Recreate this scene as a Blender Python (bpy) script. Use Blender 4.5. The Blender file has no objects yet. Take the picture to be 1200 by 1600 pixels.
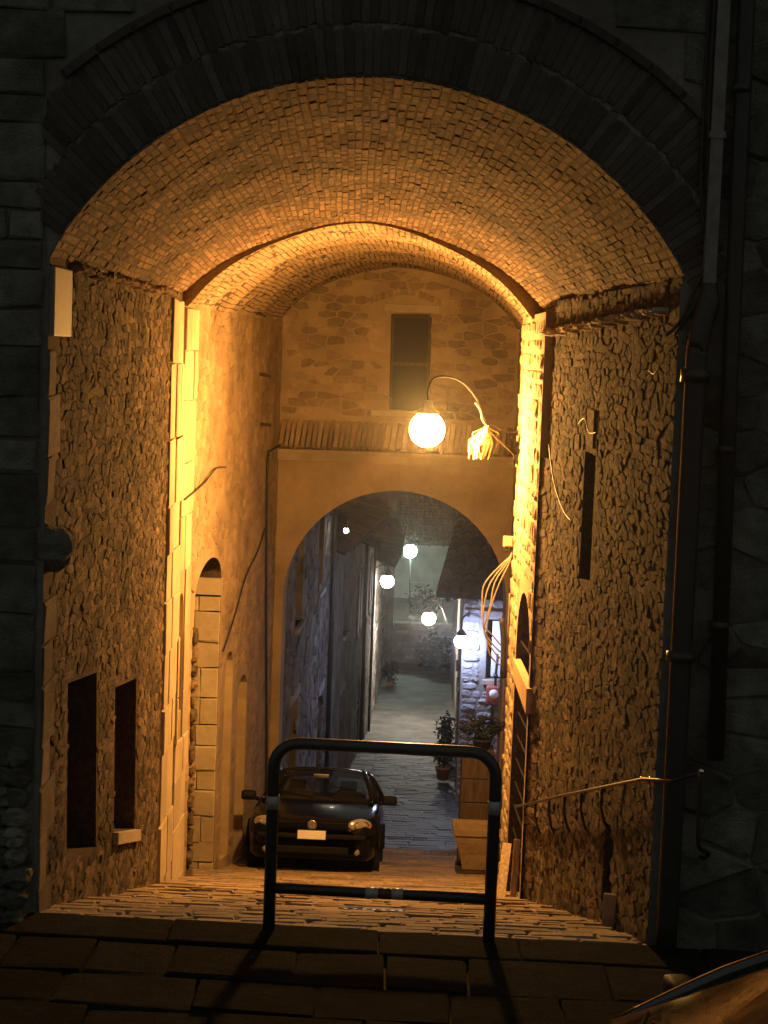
import bpy, bmesh, math, random
from mathutils import Vector, Matrix, Euler, noise
from mathutils.geometry import tessellate_polygon

# ------------------------------------------------------------------ camera, world, exposure
scn = bpy.context.scene
COL = scn.collection
random.seed(11)

def make_camera():
    pitch, yaw, roll = 0.0893536, 0.0066946, math.radians(2.1)
    f = Vector((-math.sin(yaw)*math.cos(pitch), math.cos(yaw)*math.cos(pitch), -math.sin(pitch)))
    r = Vector((math.cos(yaw), math.sin(yaw), 0)); u = r.cross(f)
    i = math.cos(roll)*r + math.sin(roll)*u
    j = -math.sin(roll)*r + math.cos(roll)*u
    cd = bpy.data.cameras.new('camera'); co = bpy.data.objects.new('camera', cd); COL.objects.link(co)
    m = Matrix((i, j, -f)).transposed().to_4x4(); m.translation = Vector((0, -11.2125, 3.5305))
    co.matrix_world = m
    cd.sensor_fit = 'VERTICAL'; cd.sensor_height = 36.0; cd.sensor_width = 27.0
    cd.lens = 36.0*2800/1600; cd.clip_start = .1; cd.clip_end = 5000
    scn.camera = co
make_camera()

world = bpy.data.worlds.new('World'); scn.world = world; world.use_nodes = True
bg = world.node_tree.nodes['Background']
bg.inputs['Color'].default_value = (0.95, 0.98, 0.90, 1); bg.inputs['Strength'].default_value = 0.125
scn.view_settings.view_transform = 'Standard'; scn.view_settings.look = 'None'
scn.view_settings.exposure = 0; scn.view_settings.gamma = 1
scn.cycles.use_denoising = True
scn.cycles.max_bounces = 7; scn.cycles.volume_bounces = 0; scn.cycles.use_adaptive_sampling = True; scn.cycles.adaptive_threshold = .025; scn.cycles.diffuse_bounces = 3; scn.cycles.glossy_bounces = 3
scn.cycles.transmission_bounces = 6; scn.cycles.transparent_max_bounces = 8
scn.cycles.sample_clamp_indirect = 6.0
scn.cycles.caustics_reflective = False; scn.cycles.caustics_refractive = False

SODIUM = (1.0, 0.485, 0.115)

# ------------------------------------------------------------------ materials
MATS = {}
def new_mat(name):
    m = bpy.data.materials.new(name); m.use_nodes = True
    nt = m.node_tree; b = nt.nodes['Principled BSDF']
    MATS[name] = m
    return m, nt, b
def N(nt, t, **kw):
    n = nt.nodes.new(t)
    for k, v in kw.items():
        if k.startswith('i_'):
            n.inputs[k[2:].replace('_', ' ')].default_value = v
        else: setattr(n, k, v)
    return n
def masonry(name, c1, c2, var=.35, rough=.9, bump=.5, scale=9.0, stain=.5, spec=.25, fine=60.0, bdist=.02):
    """colour varied per piece, blotched by large noise, rough relief by fine noise"""
    m, nt, b = new_mat(name); L = nt.links.new
    geo = N(nt, 'ShaderNodeNewGeometry'); oi = N(nt, 'ShaderNodeObjectInfo')
    add = N(nt, 'ShaderNodeMath', operation='ADD'); fr = N(nt, 'ShaderNodeMath', operation='FRACT')
    L(geo.outputs['Random Per Island'], add.inputs[0]); L(oi.outputs['Random'], add.inputs[1]); L(add.outputs[0], fr.inputs[0])
    n1 = N(nt, 'ShaderNodeTexNoise'); n1.inputs['Scale'].default_value = scale; n1.inputs['Detail'].default_value = 6; n1.inputs['Roughness'].default_value = .65
    n2 = N(nt, 'ShaderNodeTexNoise'); n2.inputs['Scale'].default_value = fine; n2.inputs['Detail'].default_value = 5; n2.inputs['Roughness'].default_value = .7
    n3 = N(nt, 'ShaderNodeTexNoise'); n3.inputs['Scale'].default_value = 1.3; n3.inputs['Detail'].default_value = 4
    for n in (n1, n2, n3): L(geo.outputs['Position'], n.inputs['Vector'])
    mix = N(nt, 'ShaderNodeMix', data_type='RGBA'); mix.inputs['A'].default_value = (*c1, 1); mix.inputs['B'].default_value = (*c2, 1)
    r1 = N(nt, 'ShaderNodeMapRange'); r1.inputs['From Min'].default_value = .3; r1.inputs['From Max'].default_value = .7
    L(n1.outputs['Fac'], r1.inputs['Value']); L(r1.outputs[0], mix.inputs['Factor'])
    rv = N(nt, 'ShaderNodeMapRange'); rv.inputs['To Min'].default_value = 1-var; rv.inputs['To Max'].default_value = 1+var
    L(fr.outputs[0], rv.inputs['Value'])
    rs = N(nt, 'ShaderNodeMapRange'); rs.inputs['From Min'].default_value = .35; rs.inputs['From Max'].default_value = .65
    rs.inputs['To Min'].default_value = 1-stain; rs.inputs['To Max'].default_value = 1.12
    L(n3.outputs['Fac'], rs.inputs['Value'])
    mu = N(nt, 'ShaderNodeMath', operation='MULTIPLY'); L(rv.outputs[0], mu.inputs[0]); L(rs.outputs[0], mu.inputs[1])
    vm = N(nt, 'ShaderNodeVectorMath', operation='SCALE'); L(mix.outputs['Result'], vm.inputs[0]); L(mu.outputs[0], vm.inputs['Scale'])
    L(vm.outputs[0], b.inputs['Base Color'])
    b.inputs['Roughness'].default_value = rough; b.inputs['Specular IOR Level'].default_value = spec
    ad2 = N(nt, 'ShaderNodeMath', operation='MULTIPLY_ADD'); ad2.inputs[1].default_value = 1.6
    L(n1.outputs['Fac'], ad2.inputs[0]); L(n2.outputs['Fac'], ad2.inputs[2])
    bp = N(nt, 'ShaderNodeBump'); bp.inputs['Strength'].default_value = bump; bp.inputs['Distance'].default_value = bdist
    L(ad2.outputs[0], bp.inputs['Height']); L(bp.outputs[0], b.inputs['Normal'])
    return m
def plain(name, c, rough=.5, metal=0., spec=.5, bump=0., scale=30., var=.25, coat=0.):
    m, nt, b = new_mat(name); L = nt.links.new
    geo = N(nt, 'ShaderNodeNewGeometry')
    n1 = N(nt, 'ShaderNodeTexNoise'); n1.inputs['Scale'].default_value = scale; n1.inputs['Detail'].default_value = 5
    tc = N(nt, 'ShaderNodeTexCoord'); L(tc.outputs['Object'], n1.inputs['Vector'])
    rv = N(nt, 'ShaderNodeMapRange'); rv.inputs['From Min'].default_value = .3; rv.inputs['From Max'].default_value = .7
    rv.inputs['To Min'].default_value = 1-var; rv.inputs['To Max'].default_value = 1+var; L(n1.outputs['Fac'], rv.inputs['Value'])
    vm = N(nt, 'ShaderNodeVectorMath', operation='SCALE'); vm.inputs[0].default_value = c; L(rv.outputs[0], vm.inputs['Scale'])
    L(vm.outputs[0], b.inputs['Base Color'])
    b.inputs['Roughness'].default_value = rough; b.inputs['Metallic'].default_value = metal; b.inputs['Specular IOR Level'].default_value = spec
    b.inputs['Coat Weight'].default_value = coat; b.inputs['Coat Roughness'].default_value = .04
    if bump:
        bp = N(nt, 'ShaderNodeBump'); bp.inputs['Strength'].default_value = bump; bp.inputs['Distance'].default_value = .01
        L(n1.outputs['Fac'], bp.inputs['Height']); L(bp.outputs[0], b.inputs['Normal'])
    return m
def wood(name, c, rough=.7):
    m, nt, b = new_mat(name); L = nt.links.new
    tc = N(nt, 'ShaderNodeTexCoord'); mp = N(nt, 'ShaderNodeMapping'); mp.inputs['Scale'].default_value = (14, 14, 1.5)
    L(tc.outputs['Object'], mp.inputs['Vector'])
    n1 = N(nt, 'ShaderNodeTexNoise'); n1.inputs['Scale'].default_value = 2.5; n1.inputs['Detail'].default_value = 6; L(mp.outputs[0], n1.inputs['Vector'])
    rv = N(nt, 'ShaderNodeMapRange'); rv.inputs['From Min'].default_value = .3; rv.inputs['From Max'].default_value = .7
    rv.inputs['To Min'].default_value = .55; rv.inputs['To Max'].default_value = 1.3; L(n1.outputs['Fac'], rv.inputs['Value'])
    vm = N(nt, 'ShaderNodeVectorMath', operation='SCALE'); vm.inputs[0].default_value = c; L(rv.outputs[0], vm.inputs['Scale'])
    L(vm.outputs[0], b.inputs['Base Color']); b.inputs['Roughness'].default_value = rough
    bp = N(nt, 'ShaderNodeBump'); bp.inputs['Strength'].default_value = .4; bp.inputs['Distance'].default_value = .005
    L(n1.outputs['Fac'], bp.inputs['Height']); L(bp.outputs[0], b.inputs['Normal'])
    return m
def emitter(name, c, s):
    m, nt, b = new_mat(name)
    b.inputs['Base Color'].default_value = (.8, .8, .8, 1)
    b.inputs['Emission Color'].default_value = (*c, 1); b.inputs['Emission Strength'].default_value = s
    return m
def glass(name, tint, alpha=.25, rough=.03):
    m, nt, b = new_mat(name); L = nt.links.new
    b.inputs['Base Color'].default_value = (*tint, 1); b.inputs['Roughness'].default_value = rough
    b.inputs['Alpha'].default_value = alpha; b.inputs['Specular IOR Level'].default_value = .6
    return m

masonry('facade_stone', (.34, .35, .29), (.13, .135, .11), .45, .95, 1.0, 7, .5, bdist=.05)
masonry('facade_mortar', (.22, .215, .19), (.15, .145, .125), 0, .95, .6, 14, .3)
masonry('facade_brick', (.105, .095, .08), (.075, .068, .06), .35, .95, .5, 12, .3)
masonry('ring_mortar', (.26, .25, .215), (.19, .18, .155), 0, .95, .5, 14, .3)
masonry('vault_brick', (.33, .22, .14), (.19, .12, .075), .36, .9, .8, 14, .5)
masonry('vault_mortar', (.13, .092, .062), (.085, .06, .042), 0, .95, .6, 18, .3)
masonry('inner_brick', (.46, .34, .22), (.34, .245, .155), .16, .9, .8, 12, .3)
masonry('rubble', (.38, .28, .185), (.13, .09, .06), .55, .93, 1.0, 17, .4, bdist=.06, fine=85)
masonry('rubble_mortar', (.25, .18, .12), (.115, .082, .054), 0, .95, 1.0, 22, .35, bdist=.06, fine=90)
masonry('ashlar', (.52, .43, .31), (.44, .36, .25), .12, .85, .35, 9, .2)
masonry('quoin_stone', (.31, .24, .165), (.20, .15, .10), .3, .92, .9, 9, .35)
masonry('plaster', (.46, .36, .24), (.38, .29, .19), .1, .9, .45, 5, .25)
masonry('end_stone', (.41, .305, .20), (.29, .21, .14), .3, .93, .7, 9, .25)
masonry('end_mortar', (.42, .32, .21), (.36, .27, .175), 0, .95, .5, 7, .2)
masonry('pale_slab', (.38, .31, .23), (.31, .25, .185), .05, .6, .15, 8, .12)
masonry('ramp_stone', (.40, .30, .20), (.26, .19, .125), .3, .8, .7, 12, .3, spec=.35)
masonry('ramp_joint', (.10, .075, .05), (.07, .05, .035), 0, .95, .8, 20, .2)
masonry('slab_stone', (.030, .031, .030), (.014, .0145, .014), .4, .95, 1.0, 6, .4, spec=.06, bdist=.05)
masonry('slab_joint', (.05, .045, .04), (.035, .03, .027), 0, .95, .5, 20, .2)
masonry('alley_stone', (.21, .195, .175), (.12, .11, .10), .3, .6, .8, 4, .45, spec=.4, bdist=.04)
masonry('dark_sett', (.065, .063, .064), (.036, .035, .036), .35, .6, .6, 9, .3, spec=.3)
masonry('dark_stone', (.22, .195, .175), (.11, .098, .088), .35, .9, .8, 8, .3, bdist=.03)
masonry('grey_stone', (.40, .37, .34), (.22, .20, .185), .35, .9, .8, 8, .3, bdist=.03)
masonry('grey_mortar', (.30, .28, .26), (.22, .205, .19), 0, .95, .6, 10, .3)
masonry('blue_house_stone', (.46, .45, .44), (.27, .26, .26), .4, .9, .9, 8, .25, bdist=.03)
masonry('house_plaster', (.27, .24, .205), (.15, .13, .112), .1, .9, .7, 3, .5)
masonry('green_lit_plaster', (.42, .43, .37), (.36, .37, .31), .05, .9, .3, 2, .25)  # pale plaster with the greenish lamplight tinted into its colour
masonry('roof_tile', (.12, .075, .052), (.08, .05, .035), .35, .9, .5, 6, .3)
masonry('terracotta', (.45, .25, .13), (.36, .20, .10), .1, .8, .4, 8, .2)
masonry('earth', (.06, .055, .045), (.04, .037, .03), 0, .95, .5, 2, .3)
plain('black_paint', (.012, .016, .015), .32, 0, .5, .15, 40)
plain('reflective_band', (.30, .29, .27), .35, .1, .5, 0, 50, .15)
plain('red_band', (.06, .02, .014), .45, 0, .5, 0, 50, .1)
plain('iron', (.05, .042, .035), .45, .6, .5, .3, 40)
plain('pale_cable', (.24, .20, .15), .5, 0, .5, .1, 20)
plain('dark_cable', (.03, .028, .025), .6, 0, .4, 0, 20)
plain('dark_pipe', (.022, .024, .022), .45, .1, .5, .2, 12)
plain('grey_pipe', (.17, .165, .15), .6, .1, .4, .2, 12)
plain('zinc', (.32, .30, .26), .45, .5, .5, .2, 12)
plain('car_black', (.004, .004, .005), .18, 0, .22, 0, 10, .05, coat=.1)
plain('car_brown', (.012, .009, .007), .10, .3, .6, 0, 10, .05, coat=1.0)
plain('car_trim', (.006, .006, .006), .6, 0, .15, .1, 60)
plain('rubber', (.015, .015, .015), .85, 0, .3, .2, 60)
plain('chrome', (.75, .73, .70), .12, 1, .5, 0, 10, .03)
plain('alloy', (.45, .45, .45), .3, .9, .5, 0, 10, .05)
plain('plate_white', (.85, .82, .74), .45, 0, .5, 0, 10, .05)
plain('print_black', (.02, .02, .02), .6, 0, .3, 0, 10, .02)
plain('print_blue', (.03, .06, .30), .5, 0, .3, 0, 10, .02)
plain('seat_cloth', (.03, .03, .032), .95, 0, .2, .2, 80)
plain('amber_lens', (.55, .22, .04), .15, 0, .6, 0, 20, .05)
plain('meter_red', (.30, .075, .055), .5, 0, .4, .1, 20)
plain('white_shutter', (.62, .64, .68), .55, 0, .4, .1, 20, .1)
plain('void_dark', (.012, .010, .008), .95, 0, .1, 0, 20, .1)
plain('leaf', (.022, .03, .015), .7, 0, .3, 0, 6, .4)
plain('dead_leaf', (.62, .50, .26), .7, 0, .3, 0, 20, .25)
plain('spider', (.5, .42, .3), .5)
wood('old_wood', (.10, .065, .04)); wood('dark_wood', (.045, .03, .02)); wood('pale_wood', (.55, .40, .25)); wood('grey_wood', (.12, .11, .10))
glass('car_glass', (.012, .012, .014), .48); glass('lens_glass', (.85, .85, .82), .30); plain('window_glass', (.02, .02, .025), .55, 0, .12)
emitter('sodium_globe', SODIUM, 1150)
emitter('white_globe', (1.0, .88, .74), 420); emitter('wall_globe', (1.0, .90, .80), 85); emitter('green_globe', (.78, 1.0, .84), 190); emitter('blue_globe', (.50, .60, 1.0), 250)
emitter('small_bulb', (1.0, .93, .72), 60)

# ------------------------------------------------------------------ object helpers
def mesh_obj(name, verts, faces, mat, parent=None, smooth=False):
    me = bpy.data.meshes.new(name); me.from_pydata([tuple(v) for v in verts], [], faces); me.update()
    me.materials.append(MATS[mat])
    if smooth: me.shade_smooth()
    return link(name, me, parent)
def link(name, me, parent=None):
    o = bpy.data.objects.new(name, me); COL.objects.link(o)
    if parent is not None:
        o.parent = parent
        o.matrix_parent_inverse = PINV.get(parent.name, Matrix.Identity(4))
    return o
PINV = {}
def thing(name, label, cat, loc=(0, 0, 0), group=None, rot=0.0, local=False):
    """Empty at the base of a thing; children are given in world coordinates unless local"""
    o = bpy.data.objects.new(name, None); COL.objects.link(o); o.empty_display_size = .2
    o.location = loc; o.rotation_euler = (0, 0, rot)
    if not local: PINV[o.name] = (Matrix.Translation(loc) @ Matrix.Rotation(rot, 4, 'Z')).inverted()
    tag(o, label, cat, group); return o
def tag(o, label=None, cat=None, group=None, kind=None):
    if label: o['label'] = label
    if cat: o['category'] = cat
    if group: o['group'] = group
    if kind: o['kind'] = kind
    return o
class MB:
    """collects geometry, builds one mesh"""
    def __init__(s): s.v = []; s.f = []
    def add(s, v, f):
        k = len(s.v); s.v += [Vector(p) for p in v]; s.f += [tuple(i+k for i in q) for q in f]; return s
    def box(s, lo, hi, M=None, ch=0.0):
        x0, y0, z0 = lo; x1, y1, z1 = hi
        v = [Vector(p) for p in ((x0,y0,z0),(x1,y0,z0),(x1,y1,z0),(x0,y1,z0),(x0,y0,z1),(x1,y0,z1),(x1,y1,z1),(x0,y1,z1))]
        f = [(3,2,1,0),(4,5,6,7),(0,1,5,4),(1,2,6,5),(2,3,7,6),(3,0,4,7)]
        if ch:
            bm = bmesh.new(); vs = [bm.verts.new(p) for p in v]; [bm.faces.new([vs[i] for i in q]) for q in f]
            bmesh.ops.bevel(bm, geom=bm.edges[:], offset=ch, segments=2, affect='EDGES', profile=.6)
            bm.verts.index_update(); v = [p.co.copy() for p in bm.verts]; f = [tuple(q.index for q in g.verts) for g in bm.faces]; bm.free()
        if M is not None: v = [M @ p for p in v]
        return s.add(v, f)
    def tube(s, pts, r, n=10, smooth=0, cap=True):
        pts = [Vector(p) for p in pts]
        if smooth: pts = catmull(pts, smooth)
        rs = r if isinstance(r, (list, tuple)) else [r]*len(pts)
        if len(rs) != len(pts): rs = [rs[min(len(rs)-1, int(i*len(rs)/len(pts)))] for i in range(len(pts))]
        up = None; v = []; f = []
        for i, p in enumerate(pts):
            a = pts[max(i-1, 0)]; b = pts[min(i+1, len(pts)-1)]; t = (b-a).normalized()
            if up is None:
                up = t.cross(Vector((0, 0, 1)) if abs(t.z) < .9 else Vector((1, 0, 0))).normalized()
            up = (up - t*up.dot(t)).normalized(); w = t.cross(up)
            for k in range(n):
                an = 2*math.pi*k/n; v.append(p + (up*math.cos(an)+w*math.sin(an))*rs[i])
        for i in range(len(pts)-1):
            for k in range(n):
                f.append((i*n+k, i*n+(k+1) % n, (i+1)*n+(k+1) % n, (i+1)*n+k))
        if cap: f.append(tuple(range(n-1, -1, -1))); f.append(tuple((len(pts)-1)*n+k for k in range(n)))
        return s.add(v, f)
    def lathe(s, prof, n=20, M=None):
        v = []; f = []
        for r, z in prof:
            for k in range(n): a = 2*math.pi*k/n; v.append(Vector((r*math.cos(a), r*math.sin(a), z)))
        for i in range(len(prof)-1):
            for k in range(n): f.append((i*n+k, i*n+(k+1) % n, (i+1)*n+(k+1) % n, (i+1)*n+k))
        if prof[0][0] > 1e-4: f.append(tuple(range(n-1, -1, -1)))
        if prof[-1][0] > 1e-4: f.append(tuple((len(prof)-1)*n+k for k in range(n)))
        if M is not None: v = [M @ p for p in v]
        return s.add(v, f)
    def ball(s, c, r, n=16, sq=(1, 1, 1)):
        prof = [(max(1e-5, math.sin(math.pi*i/10))*r, -math.cos(math.pi*i/10)*r) for i in range(11)]
        return s.lathe(prof, n, Matrix.Translation(c) @ Matrix.Diagonal((*sq, 1)))
    def build(s, name, mat, parent=None, smooth=False): return mesh_obj(name, s.v, s.f, mat, parent, smooth)
def catmull(p, k):
    out = []
    for i in range(len(p)-1):
        a = p[max(i-1, 0)]; b = p[i]; c = p[i+1]; d = p[min(i+2, len(p)-1)]
        for j in range(k):
            t = j/k
            out.append(.5*((2*b)+(c-a)*t+(2*a-5*b+4*c-d)*t*t+(3*b-a-3*c+d)*t**3))
    out.append(p[-1]); return out

# ------------------------------------------------------------------ masonry pieces
def proto_brick(name, mat, jit=.05, ch=.07, rs=None):
    rs = rs or random
    v = []
    for d, sc in ((-.5, 1), (.5-ch*3.2, 1), (.5, 1-2*ch)):
        for x, y in ((-.5, -.5), (.5, -.5), (.5, .5), (-.5, .5)):
            v.append((x*sc+rs.uniform(-jit, jit)*.5*(d > 0), y*sc+rs.uniform(-jit, jit)*(d > 0), d+rs.uniform(-jit, jit)*1.5*(d > .4)))
    f = [(0+k, (k+1) % 4, 4+(k+1) % 4, 4+k) for k in range(4)] + [(4+k, 4+(k+1) % 4, 8+(k+1) % 4, 8+k) for k in range(4)] + [(8, 9, 10, 11)]
    me = bpy.data.meshes.new(name); me.from_pydata(v, [], f); me.update(); me.materials.append(MATS[mat]); return me
def proto_stone(name, mat, n=9, rough=.12, dome=.25, sq=.42):
    v = []; off = random.uniform(0, 6.28)
    rad = []
    for k in range(n):
        a = 2*math.pi*k/n + random.uniform(-.15, .15)
        ca, sa = math.cos(a), math.sin(a)
        r = .5/((abs(ca)**(1/sq)+abs(sa)**(1/sq))**sq)*(1+random.uniform(-rough, rough*.4))
        rad.append((r*ca, r*sa))
    for d, sc in ((-.5, 1.0), (.15, 1.0), (.5-dome*.3, .82)):
        for x, y in rad: v.append((x*sc, y*sc, d+(random.uniform(-.16, .16) if d > .2 else 0)))
    v.append((random.uniform(-.12, .12), random.uniform(-.12, .12), .5+random.uniform(-.1, .12)))
    f = []
    for i in range(2):
        for k in range(n): f.append((i*n+k, i*n+(k+1) % n, (i+1)*n+(k+1) % n, (i+1)*n+k))
    for k in range(n): f.append((2*n+k, 2*n+(k+1) % n, 3*n))
    me = bpy.data.meshes.new(name); me.from_pydata(v, [], f); me.update(); me.materials.append(MATS[mat]); return me
class Pieces:
    """pieces of one thing: the `limit` that show largest become objects, the rest one joined part"""
    def __init__(s, name, mat, parent, kind='stone', limit=300, count=10, **kw):
        s.name, s.parent, s.limit, s.mat = name, parent, limit, mat
        mk = proto_stone if kind == 'stone' else proto_brick
        s.protos = [mk(name, mat, **kw) for _ in range(count)]
        s.items = []
    def put(s, c, ux, uy, uz, size, key):
        M = Matrix((Vector(ux)*size[0], Vector(uy)*size[1], Vector(uz)*size[2])).transposed().to_4x4(); M.translation = Vector(c)
        s.items.append((key, M, random.randrange(len(s.protos))))
    def finish(s, rest_name=None):
        s.items.sort(key=lambda t: t[0])
        for key, M, p in s.items[:s.limit]:
            o = link(s.name, s.protos[p], s.parent); o.matrix_basis = M
        rest = s.items[s.limit:]
        if rest:
            mb = MB()
            for key, M, p in rest:
                me = s.protos[p]
                mb.add([M @ v.co for v in me.vertices], [tuple(q.vertices) for q in me.polygons])
            o = mb.build(rest_name or 'stonework', s.mat, s.parent); o['kind'] = 'stuff'
CAM = Vector((0, -11.2125, 3.5305))
def dist(c): return (Vector(c)-CAM).length
def free(blocks, a, b):
    """intervals of [a,b] outside blocks"""
    out = [(a, b)]
    for p, q in blocks:
        nx = []
        for s, e in out:
            if q <= s or p >= e: nx.append((s, e)); continue
            if p > s: nx.append((s, p))
            if q < e: nx.append((q, e))
        out = nx
    return out
def fill_rows(P, fmap, ua, ub, va, vb, lw, lh, depth, blocker, joint=.014, jit=.0, tilt=.0, low=None, keyf=None):
    """coursed stones over a surface fmap(u,v,d) -> point; blocker(v0,v1) -> blocked u intervals"""
    v = va; row = 0
    while v < vb-.02:
        h = min(random.uniform(*lh), vb-v)
        for s, e in free(blocker(v, v+h) if blocker else [], ua, ub):
            u = s
            while u < e-.03:
                w = random.uniform(*lw)
                if e-(u+w) < lw[0]*.6: w = e-u
                w = min(w, e-u)
                uc = u+w/2; vc = v+h/2
                if low is None or v+h > low(uc):
                    c = fmap(uc, vc, 0); e1 = 1e-2
                    ax = (fmap(uc+e1, vc, 0)-fmap(uc-e1, vc, 0)); lx = ax.length/(2*e1); ax.normalize()
                    ay = (fmap(uc, vc+e1, 0)-fmap(uc, vc-e1, 0)); ly = ay.length/(2*e1); ay.normalize()
                    az = (fmap(uc, vc, e1)-fmap(uc, vc, 0)).normalized()
                    ay = (ay-ax*ay.dot(ax)).normalized()
                    if az.dot(ax.cross(ay)) < 0: ax = -ax
                    if tilt:
                        R = Matrix.Rotation(random.uniform(-tilt, tilt), 3, az); ax, ay = R @ ax, R @ ay
                        R = Matrix.Rotation(random.uniform(-tilt, tilt), 3, ay); ax, az = R @ ax, R @ az
                    dd = random.uniform(*depth)
                    c = c + az*(dd*.5-.02) + ay*random.uniform(-jit, jit)
                    P.put(c, ax, ay, az, (max(.02, w*lx-joint), max(.02, h*ly-joint*random.uniform(.7, 1.3)), dd+.04), keyf(uc, vc) if keyf else dist(c))
                u += w
        v += h; row += 1
def rubble_fill(name, mat, parent, fmap, ua, ub, va, vb, su, sv, depth, holes, limit=300, inset=.007, low=None, edge=.8, keep=1.0, rest=None, dome=.5, clip=None, rnd=.2, top=.72):
    """irregular fitted stones: cells between scattered points, each a low domed polygon"""
    asp = su/sv; seeds = {}; pts = []
    nu, nv = int((ub-ua)/su)+1, int((vb-va)/sv)+1
    def inside(p):
        for h in holes:
            c = False; j = len(h)-1
            for i in range(len(h)):
                (xi, yi), (xj, yj) = h[i], h[j]
                if (yi > p[1]) != (yj > p[1]) and p[0] < (xj-xi)*(p[1]-yi)/(yj-yi)+xi: c = not c
                j = i
            if c: return True
        return False
    for i in range(-1, nu+1):
        for j in range(-1, nv+1):
            off = .5*(j % 2)
            p = (ua+(i+.5+off+random.uniform(-.42, .42)*edge)*su, va+(j+.5+random.uniform(-.40, .40)*edge)*sv)
            if random.random() < .10: continue
            seeds.setdefault((i, j), []).append(p); pts.append((i, j, p))
            if random.random() < .16: q = (p[0]+su*random.uniform(.3, .6), p[1]+sv*random.uniform(-.5, .5)); seeds[(i, j)].append(q); pts.append((i, j, q))
    out = []
    for i, j, p in pts:
        if not (ua < p[0] < ub and va < p[1] < vb) or inside(p) or random.random() > keep: continue
        if low is not None and p[1] < low(p[0]): continue
        if clip is not None and not clip(*p): continue
        poly = [(p[0]-su*1.3, p[1]-sv*1.3), (p[0]+su*1.3, p[1]-sv*1.3), (p[0]+su*1.3, p[1]+sv*1.3), (p[0]-su*1.3, p[1]+sv*1.3)]
        poly = [(max(ua, min(ub, x)), max(va, min(vb, y))) for x, y in poly]
        for di in range(-3, 4):
            for dj in range(-3, 4):
                for q in seeds.get((i+di, j+dj), ()):
                    if q is p: continue
                    nx, ny = (q[0]-p[0])/su/su, (q[1]-p[1])/sv/sv
                    mx, my = (p[0]+q[0])/2, (p[1]+q[1])/2
                    new = []
                    for k in range(len(poly)):
                        a, b = poly[k-1], poly[k]
                        da = (a[0]-mx)*nx+(a[1]-my)*ny; db = (b[0]-mx)*nx+(b[1]-my)*ny
                        if da*db < 0: t = da/(da-db); new.append((a[0]+(b[0]-a[0])*t, a[1]+(b[1]-a[1])*t))
                        if db <= 0: new.append(b)
                    poly = new
                    if len(poly) < 3: break
                if len(poly) < 3: break
            if len(poly) < 3: break
        if len(poly) < 3: continue
        cu = sum(x for x, y in poly)/len(poly); cv = sum(y for x, y in poly)/len(poly)
        if inside((cu, cv)): continue
        # round the corners a little
        pr = []
        for k in range(len(poly)):
            a, b, c = poly[k-1], poly[k], poly[(k+1) % len(poly)]
            pr += [(lerp(b[0], a[0], rnd), lerp(b[1], a[1], rnd)), (lerp(b[0], c[0], rnd), lerp(b[1], c[1], rnd))] if random.random() < .8 else [b]
        hh = random.uniform(*depth); tu, tv = random.gauss(0, .35), random.gauss(0, .35); n = len(pr); V = []
        for d, sc in ((-.02, 1.0), (hh*(1-dome), 1.0), (hh, top)):
            for x, y in pr:
                rx, ry = x-cu, y-cv; ln = math.hypot(rx, ry)+1e-6; kk = max(.2, (ln-inset*random.uniform(.2, 1.9))/ln)*sc
                w = d+(hh*(tu*rx/su+tv*ry/sv)+random.uniform(-.28, .28)*hh if d > 0 else 0)
                V.append((cu+rx*kk, cv+ry*kk, w))
        V.append((cu+random.uniform(-.1, .1)*su, cv, hh*random.uniform(.95, 1.25)))
        F = [(r*n+k, r*n+(k+1) % n, (r+1)*n+(k+1) % n, (r+1)*n+k) for r in range(2) for k in range(n)]+[(2*n+k, 2*n+(k+1) % n, 3*n) for k in range(n)]
        W = [fmap(*q) for q in V]; out.append((dist(W[-1]), W, F))
    out.sort(key=lambda t: t[0])
    for _, W, F in out[:limit]: mesh_obj(name, W, F, mat, parent)
    if out[limit:]:
        mb = MB()
        for _, W, F in out[limit:]: mb.add(W, F)
        mb.build(rest or 'stonework', mat, parent)['kind'] = 'stuff'
def panel(name, outer, holes, fmap, mat, parent, reveal=0.3, hole_depths=None, hole_mats=None):
    """sheet with openings cut in it; each opening gets reveals running back into the wall (d<0)"""
    polys = [[Vector((u, v, 0)) for u, v in outer]] + [[Vector((u, v, 0)) for u, v in h] for h in holes]
    tris = tessellate_polygon(polys)
    flat = [p for q in polys for p in q]
    vs = [fmap(p.x, p.y, 0) for p in flat]; fs = [tuple(t) for t in tris]
    mb = MB(); mb.add(vs, fs)
    for i, h in enumerate(holes):
        dp = hole_depths[i] if hole_depths else reveal
        n = len(h)
        tgt = MB() if hole_mats and hole_mats[i] else mb
        tgt.add([fmap(u, v, 0) for u, v in h]+[fmap(u, v, -dp) for u, v in h], [(k, (k+1) % n, n+(k+1) % n, n+k) for k in range(n)])
        if tgt is not mb: tgt.build('opening_lining', hole_mats[i], parent)
    return mb.build(name, mat, parent)
def lerp(a, b, t): return a+(b-a)*t
def wall_map(p, q, into):
    """vertical wall through plan points p,q, u = world Y, v = z, d = distance into the passage (sign of X = into)"""
    dx, dy = q[0]-p[0], q[1]-p[1]; l = math.hypot(dx, dy); nx, ny = dy/l, -dx/l
    if nx*into < 0: nx, ny = -nx, -ny
    def f(u, v, d): return Vector((p[0]+dx*(u-p[1])/dy+nx*d, u+ny*d, v))
    return f
PROFILE = [(-.0, -.17), (6, -1.78), (11.25, -3.16), (16.8, -4.47), (24.8, -5.60), (44.8, -8.45), (60.8, -9.42), (80, -9.8)]
def G(y):
    for (a, za), (b, zb) in zip(PROFILE, PROFILE[1:]):
        if y <= b: return lerp(za, zb, (y-a)/(b-a))
    return PROFILE[-1][1]
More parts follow.
